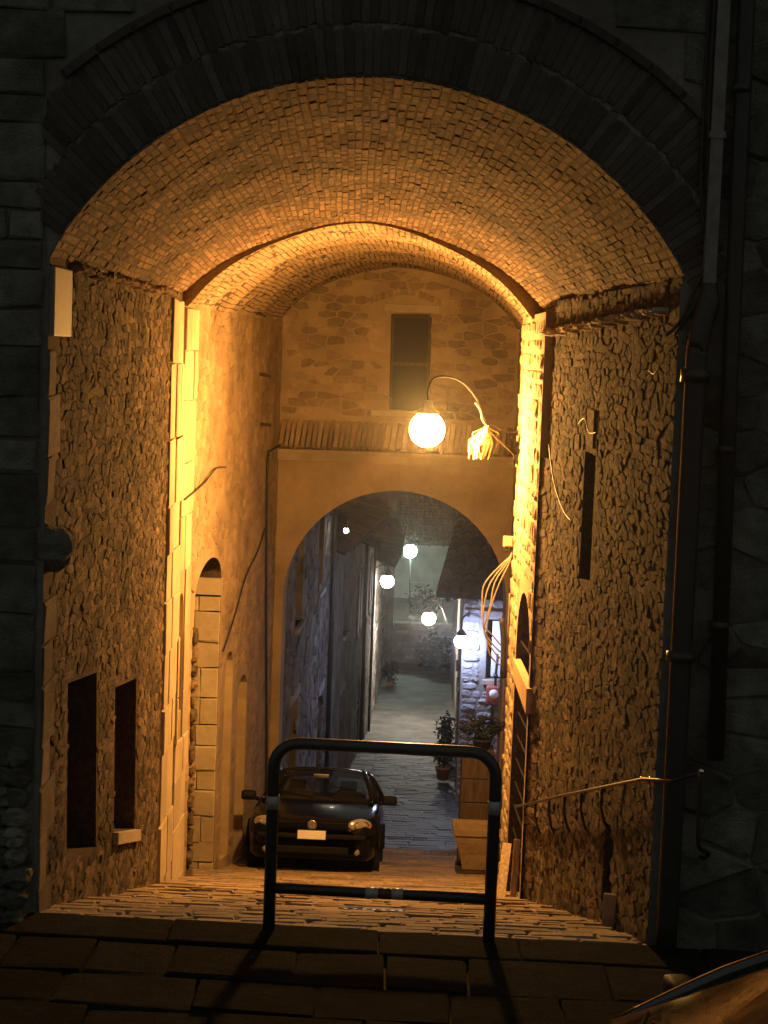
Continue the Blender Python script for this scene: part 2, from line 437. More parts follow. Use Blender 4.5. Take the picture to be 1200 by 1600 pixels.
def F0(x): return -.165-.016*x      # street in front of the arch falls gently to one side
def arc(xl, xr, zs, rise):
    c = (xr-xl)/2; R = (c*c+rise*rise)/(2*rise); xc = (xl+xr)/2; zc = zs+rise-R; ph = math.asin(min(1, c/R))
    return xc, zc, R, ph

# ------------------------------------------------------------------ ground
def build_ground():
    t = mesh_obj('terrain', [(-900, -900, -16), (900, -900, -16), (900, 900, -16), (-900, 900, -16)], [(0, 1, 2, 3)], 'earth'); tag(t, 'dark ground far below the hill town', 'terrain', kind='structure')
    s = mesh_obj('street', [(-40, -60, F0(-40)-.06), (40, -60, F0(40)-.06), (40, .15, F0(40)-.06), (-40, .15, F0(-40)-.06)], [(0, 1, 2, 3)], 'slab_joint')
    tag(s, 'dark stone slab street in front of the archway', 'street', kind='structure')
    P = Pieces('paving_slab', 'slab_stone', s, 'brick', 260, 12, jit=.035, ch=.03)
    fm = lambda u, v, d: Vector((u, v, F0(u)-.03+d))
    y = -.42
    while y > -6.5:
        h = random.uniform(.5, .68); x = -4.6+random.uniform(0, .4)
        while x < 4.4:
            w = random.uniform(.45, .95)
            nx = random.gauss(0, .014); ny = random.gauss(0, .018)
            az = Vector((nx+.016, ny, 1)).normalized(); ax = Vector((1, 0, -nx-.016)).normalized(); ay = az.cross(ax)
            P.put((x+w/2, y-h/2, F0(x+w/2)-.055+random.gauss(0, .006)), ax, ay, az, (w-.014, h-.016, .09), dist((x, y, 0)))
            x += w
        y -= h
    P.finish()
    x = -4.6
    while x < 4.4:
        w = random.uniform(.7, 1.5)
        M = Matrix.Translation((x+w/2, -.21+random.gauss(0, .008), F0(x+w/2)-.03)) @ Matrix.Rotation(.016+random.gauss(0, .004), 4, 'Y')
        mb = MB().box((-w/2+.006, -.19, -.1), (w/2-.006, .21, .028), M, .014)
        mb.v = [p+Vector((0, 0, .008*noise.noise(p*6))) for p in mb.v]; mb.build('kerb_stone', 'slab_stone', s)
        x += w
    ys = [0, 3, 6, 9, 11.25, 14, 16.8, 17.6]
    r = mesh_obj('ramp', [(x, y, G(y)-.05) for y in ys for x in (-2.7, 2.3)], [(2*i, 2*i+1, 2*i+3, 2*i+2) for i in range(len(ys)-1)], 'ramp_joint')
    tag(r, 'steep cobbled ramp going down under the vault', 'ramp', kind='structure')
    P = Pieces('paving_stone', 'ramp_stone', r, 'brick', 300, 14, jit=.03, ch=.05)
    y = .02; row = 0
    while y < 17.5:
        dpt = random.uniform(.10, .17); x = -2.45+random.uniform(0, .15)
        rowlift = random.choice((0, .003, .008, .013, -.004)) if y > .3 else -.014; rowtilt = random.gauss(.035, .03)
        while x < 1.95:
            w = random.uniform(.18, .5)
            w = min(w, 2.02-x)
            if abs(x) < .5 and -.16 < x+w/2 < .12: pass
            sl = (G(y+dpt)-G(y))/dpt
            ay = Vector((0, 1, sl+rowtilt+random.gauss(0, .015))).normalized(); ax = Vector((1, 0, random.gauss(0, .006))).normalized(); az = ax.cross(ay)
            tiltlean = lerp(-.016*x, 0, min(1, y/3))
            hole = abs(y-2.3) < .12 and -.22 < x+w/2 < .12
            if not hole:
                P.put((x+w/2, y+dpt/2, G(y+dpt/2)+tiltlean-.045+rowlift+random.gauss(0, .004)), ax, ay, az, (w-.012, dpt-.012, .11), y)
            x += w
        y += dpt; row += 1
    P.finish('cobbles')
    # drain channel grate in the ramp
    dr = thing('drain_grate', 'small iron drain grate with square holes set in the ramp paving', 'drain', (-.05, 2.2, G(2.2)))
    Mx = Matrix.Translation((-.05, 2.25, G(2.25)+.012)) @ Matrix.Rotation(-math.atan(.268), 4, 'X')
    mb = MB()
    mb.box((-.24, -.13, -.03), (.24, -.09, .015), Mx).box((-.24, .09, -.03), (.24, .13, .015), Mx)
    for k in range(7): mb.box((-.24+k*.0733-.014*(k == 6), -.09, -.03), (-.24+k*.0733+.03-.014*(k == 6), .09, .013), Mx)
    mb.build('frame', 'iron', dr)
    MB().box((-.24, -.13, -.09), (.24, .13, -.06), Mx).build('sump', 'void_dark', dr)
    ys = [17.6, 20, 24.8, 30, 36, 44.8, 52, 60.8, 70]
    a = mesh_obj('alley', [(x, y, G(y)-.03) for y in ys for x in (-4, 6)], [(2*i, 2*i+1, 2*i+3, 2*i+2) for i in range(len(ys)-1)], 'alley_stone')
    tag(a, 'worn stone alley descending between the old houses', 'alley', kind='structure')
    P = Pieces('paving_stone', 'dark_sett', a, 'brick', 0, 8, jit=.04, ch=.05)
    y = 17.6
    while y < 41:
        dpt = random.uniform(.26, .36); xc = alley_c(y); x = xc-1.75
        while x < xc+1.75:
            w = random.uniform(.35, .7); sl = (G(y+dpt)-G(y))/dpt
            ay = Vector((0, 1, sl+random.gauss(0, .018))).normalized(); ax = Vector((1, 0, random.gauss(0, .012))).normalized()
            P.put((x+w/2, y+dpt/2, G(y+dpt/2)-.060+random.gauss(0, .003)), ax, ay, ax.cross(ay), (w-.004, dpt-.004, .08), y)
            x += w
        y += dpt
    P.finish('alley_setts')
def alley_c(y): return lerp(.05, .74, min(1, max(0, (y-17.6)/27.2))) if y < 44.8 else lerp(.74, 1.12, (y-44.8)/16)
build_ground()

# ------------------------------------------------------------------ facade and arch ring
XL0, XR0, ZS0, RISE0 = -2.22, 1.75, 4.03, 1.18
def build_facade():
    t = thing('facade_wall', 'dark grey stone facade wall round the brick archway', 'wall', (-.25, 0, -.2))
    xc, zc, R, ph = arc(XL0, XR0, ZS0, RISE0)
    fm = lambda u, v, d: Vector((u, -d, v))
    pts = [(-9, -.6), (XL0+.012, -.6), (XL0+.012, ZS0)]
    pts += [(xc+R*math.sin(lerp(-ph, ph, k/32)), zc+R*math.cos(lerp(-ph, ph, k/32))) for k in range(1, 32)]
    pts += [(XR0-.012, ZS0+.03), (1.712, 3.98), (1.712, -.6), (9, -.6), (9, 9), (-9, 9)]
    gate = [(-3.5, -.1), (-3.5, 1.0)]+[(-3.0-.5*math.cos(math.pi*k/10), 1.0+.45*math.sin(math.pi*k/10)) for k in range(1, 10)]+[(-2.5, 1.0), (-2.5, -.1)]
    panel('mortar_face', pts, [gate], fm, 'facade_mortar', t, .5)
    # returns of the opening: the thickness seen at the arch edge is carried by the passage walls
    Ro = 2.86
    # ring of radial bricks, two rings deep
    P = Pieces('arch_brick', 'facade_brick', t, 'brick', 300, 8, jit=.05, ch=.05)
    for ring, (ra, rb) in enumerate(((R+.004, R+.30), (R+.30, Ro))):
        rm = (ra+rb)/2; a = -ph*1.0; k = 0
        while a < ph:
            th = random.uniform(.05, .062)/rm
            cx, cz = xc+rm*math.sin(a+th/2), zc+rm*math.cos(a+th/2)
            if -2.27 < cx < 1.90:
                uy = Vector((math.sin(a+th/2), 0, math.cos(a+th/2))); ux = Vector((math.cos(a+th/2), 0, -math.sin(a+th/2)))
                off = 0 if ring == 0 else random.choice((0, .012, .02))
                P.put((cx+uy.x*off, -.005+random.gauss(0, .002), cz+uy.z*off), ux, uy, (0, -1, 0), (th*rm-.008, rb-ra-.010, .036), a)
            a += th; k += 1
    P.finish()
    # ring bed in paler mortar
    mb = MB(); n = 48; v = []; 
    for k in range(n+1):
        a = lerp(-ph, ph, k/n)
        for rr in (R+.001, Ro):
            x = max(-2.24, min(1.83, xc+rr*math.sin(a))); v.append((x, -.006, zc+rr*math.cos(a)))
    mb.add(v, [(2*k, 2*k+1, 2*k+3, 2*k+2) for k in range(n)]); mb.build('ring_bed', 'ring_mortar', t)
    # projecting drip course above the ring
    P = Pieces('drip_course_brick', 'facade_brick', t, 'brick', 60, 5, jit=.04, ch=.08)
    rm = Ro+.05; a = -ph*1.0
    while a < ph:
        th = .26/rm; cx, cz = xc+rm*math.sin(a+th/2), zc+rm*math.cos(a+th/2)
        if -2.2 < cx < 1.80:
            uy = Vector((math.sin(a+th/2), 0, math.cos(a+th/2))); ux = Vector((math.cos(a+th/2), 0, -math.sin(a+th/2)))
            P.put((cx, -.012, cz), ux, uy, (0, -1, 0), (.25, .06, .075), a)
        a += th
    P.finish()
    # coursed blocks of the facade
    def blk(v0, v1):
        out = []
        if v0 < ZS0: out.append((XL0-.02, 1.755))
        if v1 > ZS0:
            vv = max(v0, ZS0); d = max(abs(vv-zc) if v0 > zc else 0, 0)
            lo = max(v0, ZS0)-zc
            if lo < Ro+.11:
                w = math.sqrt((Ro+.11)**2-lo*lo); out.append((max(-2.245, xc-w), min(1.82, xc+w)))
        if v0 < 1.45 and v1 > -.1: out.append((-3.52, -2.48))
        return out
    def blk2(v0, v1): return blk(v0, v1)+[(1.80, 3.0)]
    rubble_fill('rough_block', 'facade_stone', t, fm, 1.84, 3.0, -.25, 7.5, .36, .24, (.008, .045), [], 120, .010, dome=.4, rnd=.10, top=.88, edge=.42)
    P = Pieces('stone_block', 'facade_stone', t, 'brick', 300, 14, jit=.07, ch=.05)
    fill_rows(P, fm, -8.9, 8.9, -.25, 8.9, (.28, .7), (.17, .36), (.026, .05), blk2, .02, .004, .012, keyf=lambda u, v: abs(u+.2)+abs(v-2.5)*.3)
    P.finish('stonework')
    # worn quoins along the open edge
    P = Pieces('quoin', 'facade_stone', t, 'brick', 40, 8, jit=.06, ch=.05)
    # battered foot of the wall beside the gate
    mb = MB(); z0 = -.2; prof = [(-.17, -.30), (.35, -.22), (.8, -.13), (1.05, -.03)]
    P = Pieces('plinth_stone', 'facade_stone', t, 'stone', 40, 6, dome=.3)
    for k in range(9):
        z = -.12+k*.125
        for xx in (-2.33, -2.44):
            P.put((xx+random.uniform(-.02, .02), -.03-.10*(1-k/9), z), (1, 0, 0), (0, 0, 1), (0, -1, 0), (random.uniform(.12, .2), .14, .24*(1.15-k/9)), k)
    P.finish()
    return t
build_facade()

def build_gate():
    t = thing('iron_gate', 'black iron bar gate in the dark arched doorway at the left edge', 'gate', (-3.0, .12, -.1))
    for z in (.0, .42, .88): MB().box((-3.48, .10, z-.02), (-2.52, .13, z+.02)).build('rail', 'iron', t)
    for k in range(10):
        x = -3.46+k*.104
        mb = MB(); pts = [(x+.006*math.cos(i*1.1), .115+.006*math.sin(i*1.1), -.1+i*.05) for i in range(27)]
        mb.tube(pts, .009, 6).build('bar', 'iron', t, True)
    MB().box((-3.5, .44, -.1), (-2.5, .47, 1.45)).build('back_board', 'dark_wood', t)
build_gate()

# ------------------------------------------------------------------ vaults
def vault_map(y0, a0, y1, a1):
    def f(t, y, d):
        k = (y-y0)/(y1-y0); xl, xr, zs, ri = (lerp(p, q, k) for p, q in zip(a0, a1))
        xc, zc, R, ph = arc(xl, xr, zs, ri); an = lerp(-ph, ph, t)
        w = .012*math.sin(y*2.3+t*9)+.010*math.sin(y*5.1-t*17)
        return Vector((xc+(R+d+w*(.2+min(1, y)))*math.sin(an), y, zc+(R+d+w*(.2+min(1, y)))*math.cos(an)))
    return f
V1 = ((XL0, XR0, ZS0, RISE0), (-2.28, 1.45, 3.98, .81))
V2 = ((-2.18, 1.31, 3.91, .86), (-1.90, 1.80, 3.95, .88))
YM = 6.9; YE = 16.8
def build_vault(name, label, y0, y1, arcs, mat, mort, limit, bl, bt, seed):
    random.seed(seed)
    fm = vault_map(y0, arcs[0], y1, arcs[1])
    t = thing(name, label, 'vault', (-.25, y0, 3.9))
    nt_, ny = 60, int((y1-y0)/.25); v = []; f = []
    for i in range(ny+1):
        for k in range(nt_+1): v.append(fm(k/nt_, lerp(y0, y1, i/ny), .006))
    for i in range(ny):
        for k in range(nt_): q = i*(nt_+1)+k; f.append((q, q+1, q+nt_+2, q+nt_+1))
    mesh_obj('mortar_shell', v, f, mort, t, True)
    v2 = [fm(k/nt_, lerp(y0, y1, i/ny), .34) for i in range(ny+1) for k in range(nt_+1)]
    mesh_obj('back_shell', v2, f, mort, t, True)
    P = Pieces('brick', mat, t, 'brick', limit, 14, jit=.045, ch=.06)
    xl, xr, zs, ri = arcs[0]; xc, zc, R, ph = arc(*arcs[0]); L = 2*R*ph
    nc = int(L/bt); e = 1e-3
    for c in range(nc):
        tm = (c+.5)/nc; y = y0+.01-random.uniform(0, bl)
        y = max(y0+.004, y)
        first = True
        while y < y1-.02:
            l = random.uniform(bl*.8, bl*1.15)
            if first: l *= random.uniform(.45, 1)
            first = False
            l = min(l, y1-y-.004); ymid = y+l/2
            tm = (c+.5+.42*noise.noise(Vector((c*.16, ymid*1.1, seed)))+.10*noise.noise(Vector((c*.9, ymid*3, seed))))/nc
            p = fm(tm, ymid, 0); a = fm(tm+e, ymid, 0)-fm(tm-e, ymid, 0); wl = a.length/(2*e)/nc; a.normalize()
            b = (fm(tm, ymid+.01, 0)-fm(tm, ymid-.01, 0)).normalized(); nrm = a.cross(b).normalized()
            inn = Vector((xc, ymid, zc))-p
            if nrm.dot(inn) < 0: a = -a; nrm = -nrm
            R_ = Matrix.Rotation(random.gauss(0, .012), 3, nrm); a, b = R_ @ a, R_ @ b
            dd = random.gauss(-.001, .0022)
            P.put(p-nrm*(.0225-dd), a, b, nrm, (wl-.009, l-.009, .045), y)
            y += l
    P.finish('brickwork')
    return t, fm
vt, vm1 = build_vault('brick_vault', 'wide brick barrel vault at the mouth of the passage', 0.0, YM, V1, 'vault_brick', 'vault_mortar', 300, .23, .060, 3)
vt2, vm2 = build_vault('inner_vault', 'lower thin-brick barrel vault deeper in the passage beyond the lamp', YM, YE, V2, 'inner_brick', 'vault_mortar', 0, .27, .062, 4)
# face of the step between the vaults (belongs to the inner vault)
n = 60; v = []
for k in range(n+1):
    v.append(vm2(k/n, YM, .0)); v.append(vm1(k/n, YM, .03))
mesh_obj('step_face', v, [(2*k, 2*k+1, 2*k+3, 2*k+2) for k in range(n)], 'inner_brick', vt2)

# ------------------------------------------------------------------ left passage wall
def rectpoly_block(polys):
    def f(v0, v1):
        out = []
        for poly in polys:
            us = []
            n = len(poly)
            for vv in (v0, (v0+v1)/2, v1):
                for k in range(n):
                    (ua, va), (ub, vb) = poly[k], poly[(k+1) % n]
                    if (va-vv)*(vb-vv) < 0: us.append(lerp(ua, ub, (vv-va)/(vb-va)))
            us += [u for u, v in poly if v0 <= v <= v1]
            if us: out.append((min(us)-.01, max(us)+.01))
        return out
    return f
def arch_poly(u0, u1, vb0, vb1, vs, rise, n=10, power=1.0):
    um = (u0+u1)/2; h = (u1-u0)/2
    return [(u0, vb0), (u0, vs)]+[(um-h*math.cos(math.pi*k/n), vs+rise*math.sin(math.pi*k/n)**power) for k in range(1, n)]+[(u1, vs), (u1, vb1)]
def build_left_wall():
    random.seed(21)
    t = thing('passage_wall', 'left rubble stone side wall of the passage with two dark openings', 'wall', (-2.3, 0, -.3))
    fm = wall_map((-2.22, 0), (-2.22, YM), 1)
    op1 = [(1.08, -.09), (.98, 1.17), (2.18, 1.03), (2.32, -.36)]
    op2 = [(3.2, -.48), (3.1, .74), (4.28, .6), (4.4, -.78)]
    panel('mortar_face', [(0, -.6), (0, 4.06), (YM, 4.04), (YM, -2.6)], [op1, op2], fm, 'rubble_mortar', t, .45)
    for nm, op, dp, mt in (('door', op1, .40, 'dark_wood'), ('shutter', op2, .26, 'old_wood')):
        n = 5; lo0, hi0, hi1, lo1 = op
        for k in range(n):
            a, b = k/n+.004, (k+1)/n-.004
            q = [(lerp(lo0[0], lo1[0], a), lerp(lo0[1], lo1[1], a)), (lerp(hi0[0], hi1[0], a), lerp(hi0[1], hi1[1], a)),
                 (lerp(hi0[0], hi1[0], b), lerp(hi0[1], hi1[1], b)), (lerp(lo0[0], lo1[0], b), lerp(lo0[1], lo1[1], b))]
            dd = dp+random.uniform(-.006, .006)
            mb = MB(); mb.add([fm(u, v, -dd) for u, v in q]+[fm(u, v, -dd-.04) for u, v in q], [(0, 1, 2, 3), (0, 4, 5, 1), (1, 5, 6, 2), (2, 6, 7, 3), (3, 7, 4, 0)])
            mb.build(nm+'_plank', mt, t)
    # stone sill of the farther opening
    mb = MB(); 
    for (u, v, d) in [(3.1, -.50, -.25)]: pass
    a = fm(3.14, -.47, .05); b = fm(4.46, -.80, .05); c = fm(4.46, -.80, -.25); d = fm(3.14, -.47, -.25)
    mb.add([a, b, c, d]+[p-Vector((0, 0, .1)) for p in (a, b, c, d)], [(0, 1, 2, 3), (0, 4, 5, 1), (1, 5, 6, 2), (2, 6, 7, 3), (3, 7, 4, 0), (7, 6, 5, 4)]); mb.build('sill', 'ashlar', t)
    bl = rectpoly_block([op1, op2])
    # quoins at the mouth
    P = Pieces('quoin', 'quoin_stone', t, 'brick', 40, 8, jit=.07, ch=.05); z = -.3; k = 0
    qb = []
    while z < 3.5:
        h = random.uniform(.24, .42); h = min(h, 3.52-z); w = (.26 if k % 2 else .44)+random.uniform(-.05, .05)
        if h > .08 and not (1.95 < z+h/2 < 2.35):
            P.put(fm(w/2+.006, z+h/2, .0), (0, 1, 0), (0, 0, 1), (1, 0, 0), (w-.012, h-.014, .05), z)
        qb.append((z, z+h, w)); z += h; k += 1
    P.finish()
    def blk(v0, v1):
        out = bl(v0, v1); w = 0
        for a, b, ww in qb:
            if a < v1 and b > v0: w = max(w, ww)
        if v1 > 3.52: w = .72
        out.append((-.1, w)); return out
    op1e = [(1.00, -.13), (.90, 1.21), (2.26, 1.07), (2.40, -.40)]; op2e = [(3.12, -.52), (3.02, .78), (4.36, .64), (4.48, -.82)]
    qpoly = [(-.1, -.6)]
    for a, b, w in qb: qpoly += [(w, a), (w, b)]
    qpoly += [(.70, 3.52), (.70, 4.1), (-.1, 4.1)]
    rubble_fill('stone', 'rubble', t, fm, .0, 6.0, -2.4, 4.02, .165, .062, (.001, .014), [op1e, op2e, qpoly], 300, .0035, low=lambda u: G(u)-.1, dome=.35, rnd=.12, top=.84)
    # pale slab set high at the mouth
    MB().box((-2.30, .07, 3.55), (-2.185, .66, 3.985), None, .008).build('pale_slab', 'pale_slab', t)
    # gate pivot stone
    mb = MB().ball((-2.20, .12, 2.20), .16, 14, (1.0, .85, .95))
    mb.v = [p+(p-Vector((-2.2, .12, 2.2))).normalized()*(.05*noise.noise(p*9)+.03*noise.noise(p*22)) for p in mb.v]
    mb.build('pivot_stone', 'facade_stone', t)
    # tall ashlar slabs near the lamp
    P = Pieces('ashlar_slab', 'ashlar', t, 'brick', 60, 8, jit=.02, ch=.02)
    fill_rows(P, fm, 6.0, YM-.01, -2.4, 3.95, (.3, .5), (.42, .75), (.02, .05), None, .008, .003, .004, low=lambda u: G(u)-.1)
    P.finish()
    # a broken stone ledge under the vault
    P = Pieces('ledge_stone', 'vault_brick', t, 'stone', 60, 6, dome=.3); u = .72
    while u < 6.0:
        w = random.uniform(.12, .28); P.put(fm(u+w/2, 4.02-random.uniform(0, .03), .01), (0, 1, 0), (0, 0, 1), (1, 0, 0), (w, .07, .12), u); u += w
    P.finish()
    # second, farther stretch of wall
    t2 = thing('passage_wall', 'left side wall deeper in the passage with a tall bricked-up arched doorway', 'wall', (-2.2, YM, -2))
    f2 = wall_map((-2.2, YM), (-1.87, YE), 1)
    n0 = arch_poly(7.02, 7.36, -.3, -.3, .8, .16, 8)
    n1 = arch_poly(8.15, 10.35, -2.5, -3.1, .72, .36, 12)
    n2 = arch_poly(10.95, 11.75, -2.95, -3.1, -.75, .40, 8, .6)
    n3 = arch_poly(12.3, 13.4, -3.4, -3.6, -1.35, .42, 8, .6)
    panel('mortar_face', [(YM, -2.7), (YM, 4.0), (YE, 4.0), (YE, -5)], [n0, n1, n2, n3], f2, 'plaster', t2, .3, [.1, .95, .13, .16], [None, 'rubble_mortar', None, None])
    def back(nm, poly, dp, mt):
        mb = MB(); mb.add([f2(u, v, -dp) for u, v in poly], [tuple(range(len(poly)))]); return mb.build(nm, mt, t2)
    back('slit_infill', n0, .098, 'ashlar'); back('lunette_back', n1, .94, 'dark_wood'); back('niche_infill', n2, .128, 'rubble'); back('niche_back', n3, .158, 'ashlar')
    jf = lambda u, v, d: f2(10.35-d, v, -u)       # far jamb of the doorway, u runs into the wall
    MB().add([jf(u, v, d) for d in (.07, -.0) for u, v in ((-.02, .52), (.9, .52), (.9, .72), (-.02, .72))], [(0, 1, 2, 3), (4, 5, 1, 0), (1, 5, 6, 2), (2, 6, 7, 3), (3, 7, 4, 0)]).build('impost', 'ashlar', t2)
    P = Pieces('jamb_block', 'ashlar', t2, 'brick', 120, 10, jit=.04, ch=.03)
    fill_rows(P, jf, .0, .9, -3.1, .5, (.16, .34), (.22, .42), (.015, .045), None, .010, .004, .012); P.finish()
    P = Pieces('jamb_stone', 'rubble', t2, 'stone', 60, 8, dome=.3); z = -2.4
    while z < .4:
        h = random.uniform(.13, .24); P.put(f2(8.12, z+h/2, .0), (0, 1, 0), (0, 0, 1), (1, 0, 0), (random.uniform(.16, .3), h, .12), z); z += h
    P.finish()
    bl2 = rectpoly_block([n0, n1, n2, n3])
    rubble_fill('coursed_stone', 'inner_brick', t2, f2, 7.75, YE-.02, -4.6, 3.92, .30, .095, (.001, .010), [n0, arch_poly(8.0, 10.5, -2.9, -3.4, .74, .50, 12), arch_poly(10.8, 11.92, -3.2, -3.4, -.75, .56, 8, .6), arch_poly(12.14, 13.58, -3.7, -3.9, -1.35, .58, 8, .6)], 0, .005, low=lambda u: G(u)-.1, keep=.9, edge=.6, rest='coursed_stones', dome=.4, rnd=.12, top=.86)
    P = Pieces('ashlar_slab', 'ashlar', t2, 'brick', 100, 8, jit=.02, ch=.02)
    fill_rows(P, f2, YM+.01, 7.74, -2.6, 3.9, (.26, .5), (.3, .7), (.01, .035), bl2, .008, .003, .004, low=lambda u: G(u)-.1); P.finish()
    return fm, f2
LW1, LW2 = build_left_wall()

# ------------------------------------------------------------------ right passage wall and pier
def build_right_wall():
    random.seed(33)
    t = thing('passage_wall', 'right rubble stone side wall of the passage with a narrow slit window', 'wall', (1.7, 0, -.3))
    fm = wall_map((1.73, 0), (1.40, 5.5), -1)
    slit = [(2.90, 1.76), (2.89, 2.78), (3.42, 2.78), (3.44, 1.73)]
    slit_edge = [(2.84, 1.70), (2.83, 2.80), (3.48, 2.80), (3.50, 1.66)]
    nich = [(1.40, -.52), (1.38, .20), (1.74, .14), (1.74, -.6)]
    panel('mortar_face', [(0, -.6), (0, 4.06), (5.5, 3.98), (5.5, -2.2)], [slit, nich], fm, 'rubble_mortar', t, .4)
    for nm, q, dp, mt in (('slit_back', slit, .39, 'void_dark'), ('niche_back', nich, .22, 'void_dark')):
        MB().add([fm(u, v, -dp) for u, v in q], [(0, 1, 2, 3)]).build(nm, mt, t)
    bl = rectpoly_block([slit, nich])
    # smoother dressed strip above the slit
    P = Pieces('lintel_block', 'rubble', t, 'brick', 10, 3, jit=.03, ch=.03)
    P.put(fm(3.2, 2.98, .0), (0, 1, 0), (0, 0, 1), (-1, 0, 0), (.60, .30, .025), 0); P.finish()
    rubble_fill('stone', 'rubble', t, fm, .0, 5.5, -2.0, 4.05, .165, .062, (.001, .014), [slit_edge, nich, [(2.97, 2.78), (2.97, 3.16), (3.43, 3.16), (3.43, 2.78)]], 300, .0035, low=lambda u: G(u)-.1, dome=.35, rnd=.12, top=.84)
    # broken ledge where the vault springs
    P = Pieces('ledge_stone', 'ashlar', t, 'stone', 60, 6, dome=.3, rough=.2); u = .35
    while u < 5.6:
        w = random.uniform(.07, .22); P.put(fm(u+w/2, 3.86-.02*u+random.uniform(-.015, .015), .03), (0, -1, 0), (0, 0, 1), (-1, 0, 0), (w, .055, .16), u); u += w
    P.finish()
    # pier nearest the lamp
    t2 = thing('stone_pier', 'brightly lit plastered pier on the right wall with an arched doorway', 'pier', (1.4, 5.4, -1.7))
    f2 = wall_map((1.32, 5.5), (1.32, 8.65), -1)
    door = arch_poly(5.62, 7.5, -2.0, -2.4, .45, .72, 12, .8)
    panel('plaster_face', [(5.5, -2.2), (5.5, 3.95), (8.65, 3.95), (8.65, -3.2)], [door], f2, 'plaster', t2, .8, None, ['rubble_mortar'])
    mb = MB(); mb.add([(1.32, 5.5, 2.6), (1.43, 5.5, 2.6), (1.43, 5.5, 3.95), (1.32, 5.5, 3.95), (1.32, 5.5, 2.6)], [(0, 1, 2, 3)])
    mb.add([(1.32, 8.65, -3.3), (2.3, 8.65, -3.3), (2.3, 8.65, 3.95), (1.32, 8.65, 3.95)], [(3, 2, 1, 0)]); mb.build('end_faces', 'plaster', t2)
    # rubble infill beside the pier up to the slot
    fi = wall_map((1.412, 5.2), (1.325, 5.62), -1)
    panel('infill_face', [(5.2, -2.2), (5.2, 2.6), (5.62, 2.6), (5.62, -2.2)], [], fi, 'rubble_mortar', t2)
    rubble_fill('infill_stone', 'rubble', t2, fi, 5.2, 5.62, -1.9, 2.6, .20, .074, (.001, .014), [], 90, .005, low=lambda u: G(u)-.1, dome=.35, rnd=.12, top=.84)
    P = Pieces('facing_stone', 'plaster', t2, 'stone', 200, 12, n=9, rough=.2, dome=.25)
    fill_rows(P, f2, 5.52, 8.63, -2.8, 3.9, (.16, .42), (.1, .24), (.004, .025), rectpoly_block([arch_poly(5.52, 7.6, -2.3, -2.6, .45, .8, 12, .8)]), .012, .004, .03, low=lambda u: G(u)-.05); P.finish()
    # door leaf and bars inside the doorway
    for k in range(6):
        a, b = lerp(5.62, 7.5, k/6)+.006, lerp(5.62, 7.5, (k+1)/6)-.006
        top = lambda u: .45+.72*max(0, 1-((u-6.56)/.94)**2)**.4
        q = [(a, -2.5), (a, top(a)), (b, top(b)), (b, -2.5)]
        MB().add([f2(u, v, -.72) for u, v in q]+[f2(u, v, -.77) for u, v in q], [(0, 1, 2, 3), (0, 4, 5, 1), (1, 5, 6, 2), (2, 6, 7, 3), (3, 7, 4, 0)]).build('door_plank', 'dark_wood', t2)
    for k in range(11):
        z = -1.9+k*.25
        MB().tube([f2(5.64, z+.06, -.05), f2(7.48, z-.06, -.05)], .009, 6).build('door_bar', 'iron', t2)
    # board wedged across the doorway
    MB().add([f2(u, v, d) for d in (.03, -.05) for u, v in ((5.45, .18), (7.45, .18), (7.45, .36), (5.45, .42))], [(0, 1, 2, 3), (7, 6, 5, 4), (0, 4, 5, 1), (1, 5, 6, 2), (2, 6, 7, 3), (3, 7, 4, 0)]).build('transom', 'pale_wood', t2)
    # wall beyond the pier
    t3 = thing('passage_wall', 'right side wall behind the bright pier near the far arch', 'wall', (1.6, 8.65, -2.6))
    f3 = wall_map((1.45, 8.65), (1.83, YE), -1)
    panel('mortar_face', [(8.65, -3.2), (8.65, 4.0), (YE, 4.0), (YE, -5)], [], f3, 'plaster', t3)
    P = Pieces('coursed_brick', 'inner_brick', t3, 'brick', 0, 8, jit=.05, ch=.05)
    fill_rows(P, f3, 8.7, YE-.02, -4.6, 3.9, (.3, .5), (.12, .2), (.004, .022), None, .012, .003, .01, low=lambda u: G(u)-.05); P.finish('coursed_bricks')
    return fm, f2
RW1, RW2 = build_right_wall()

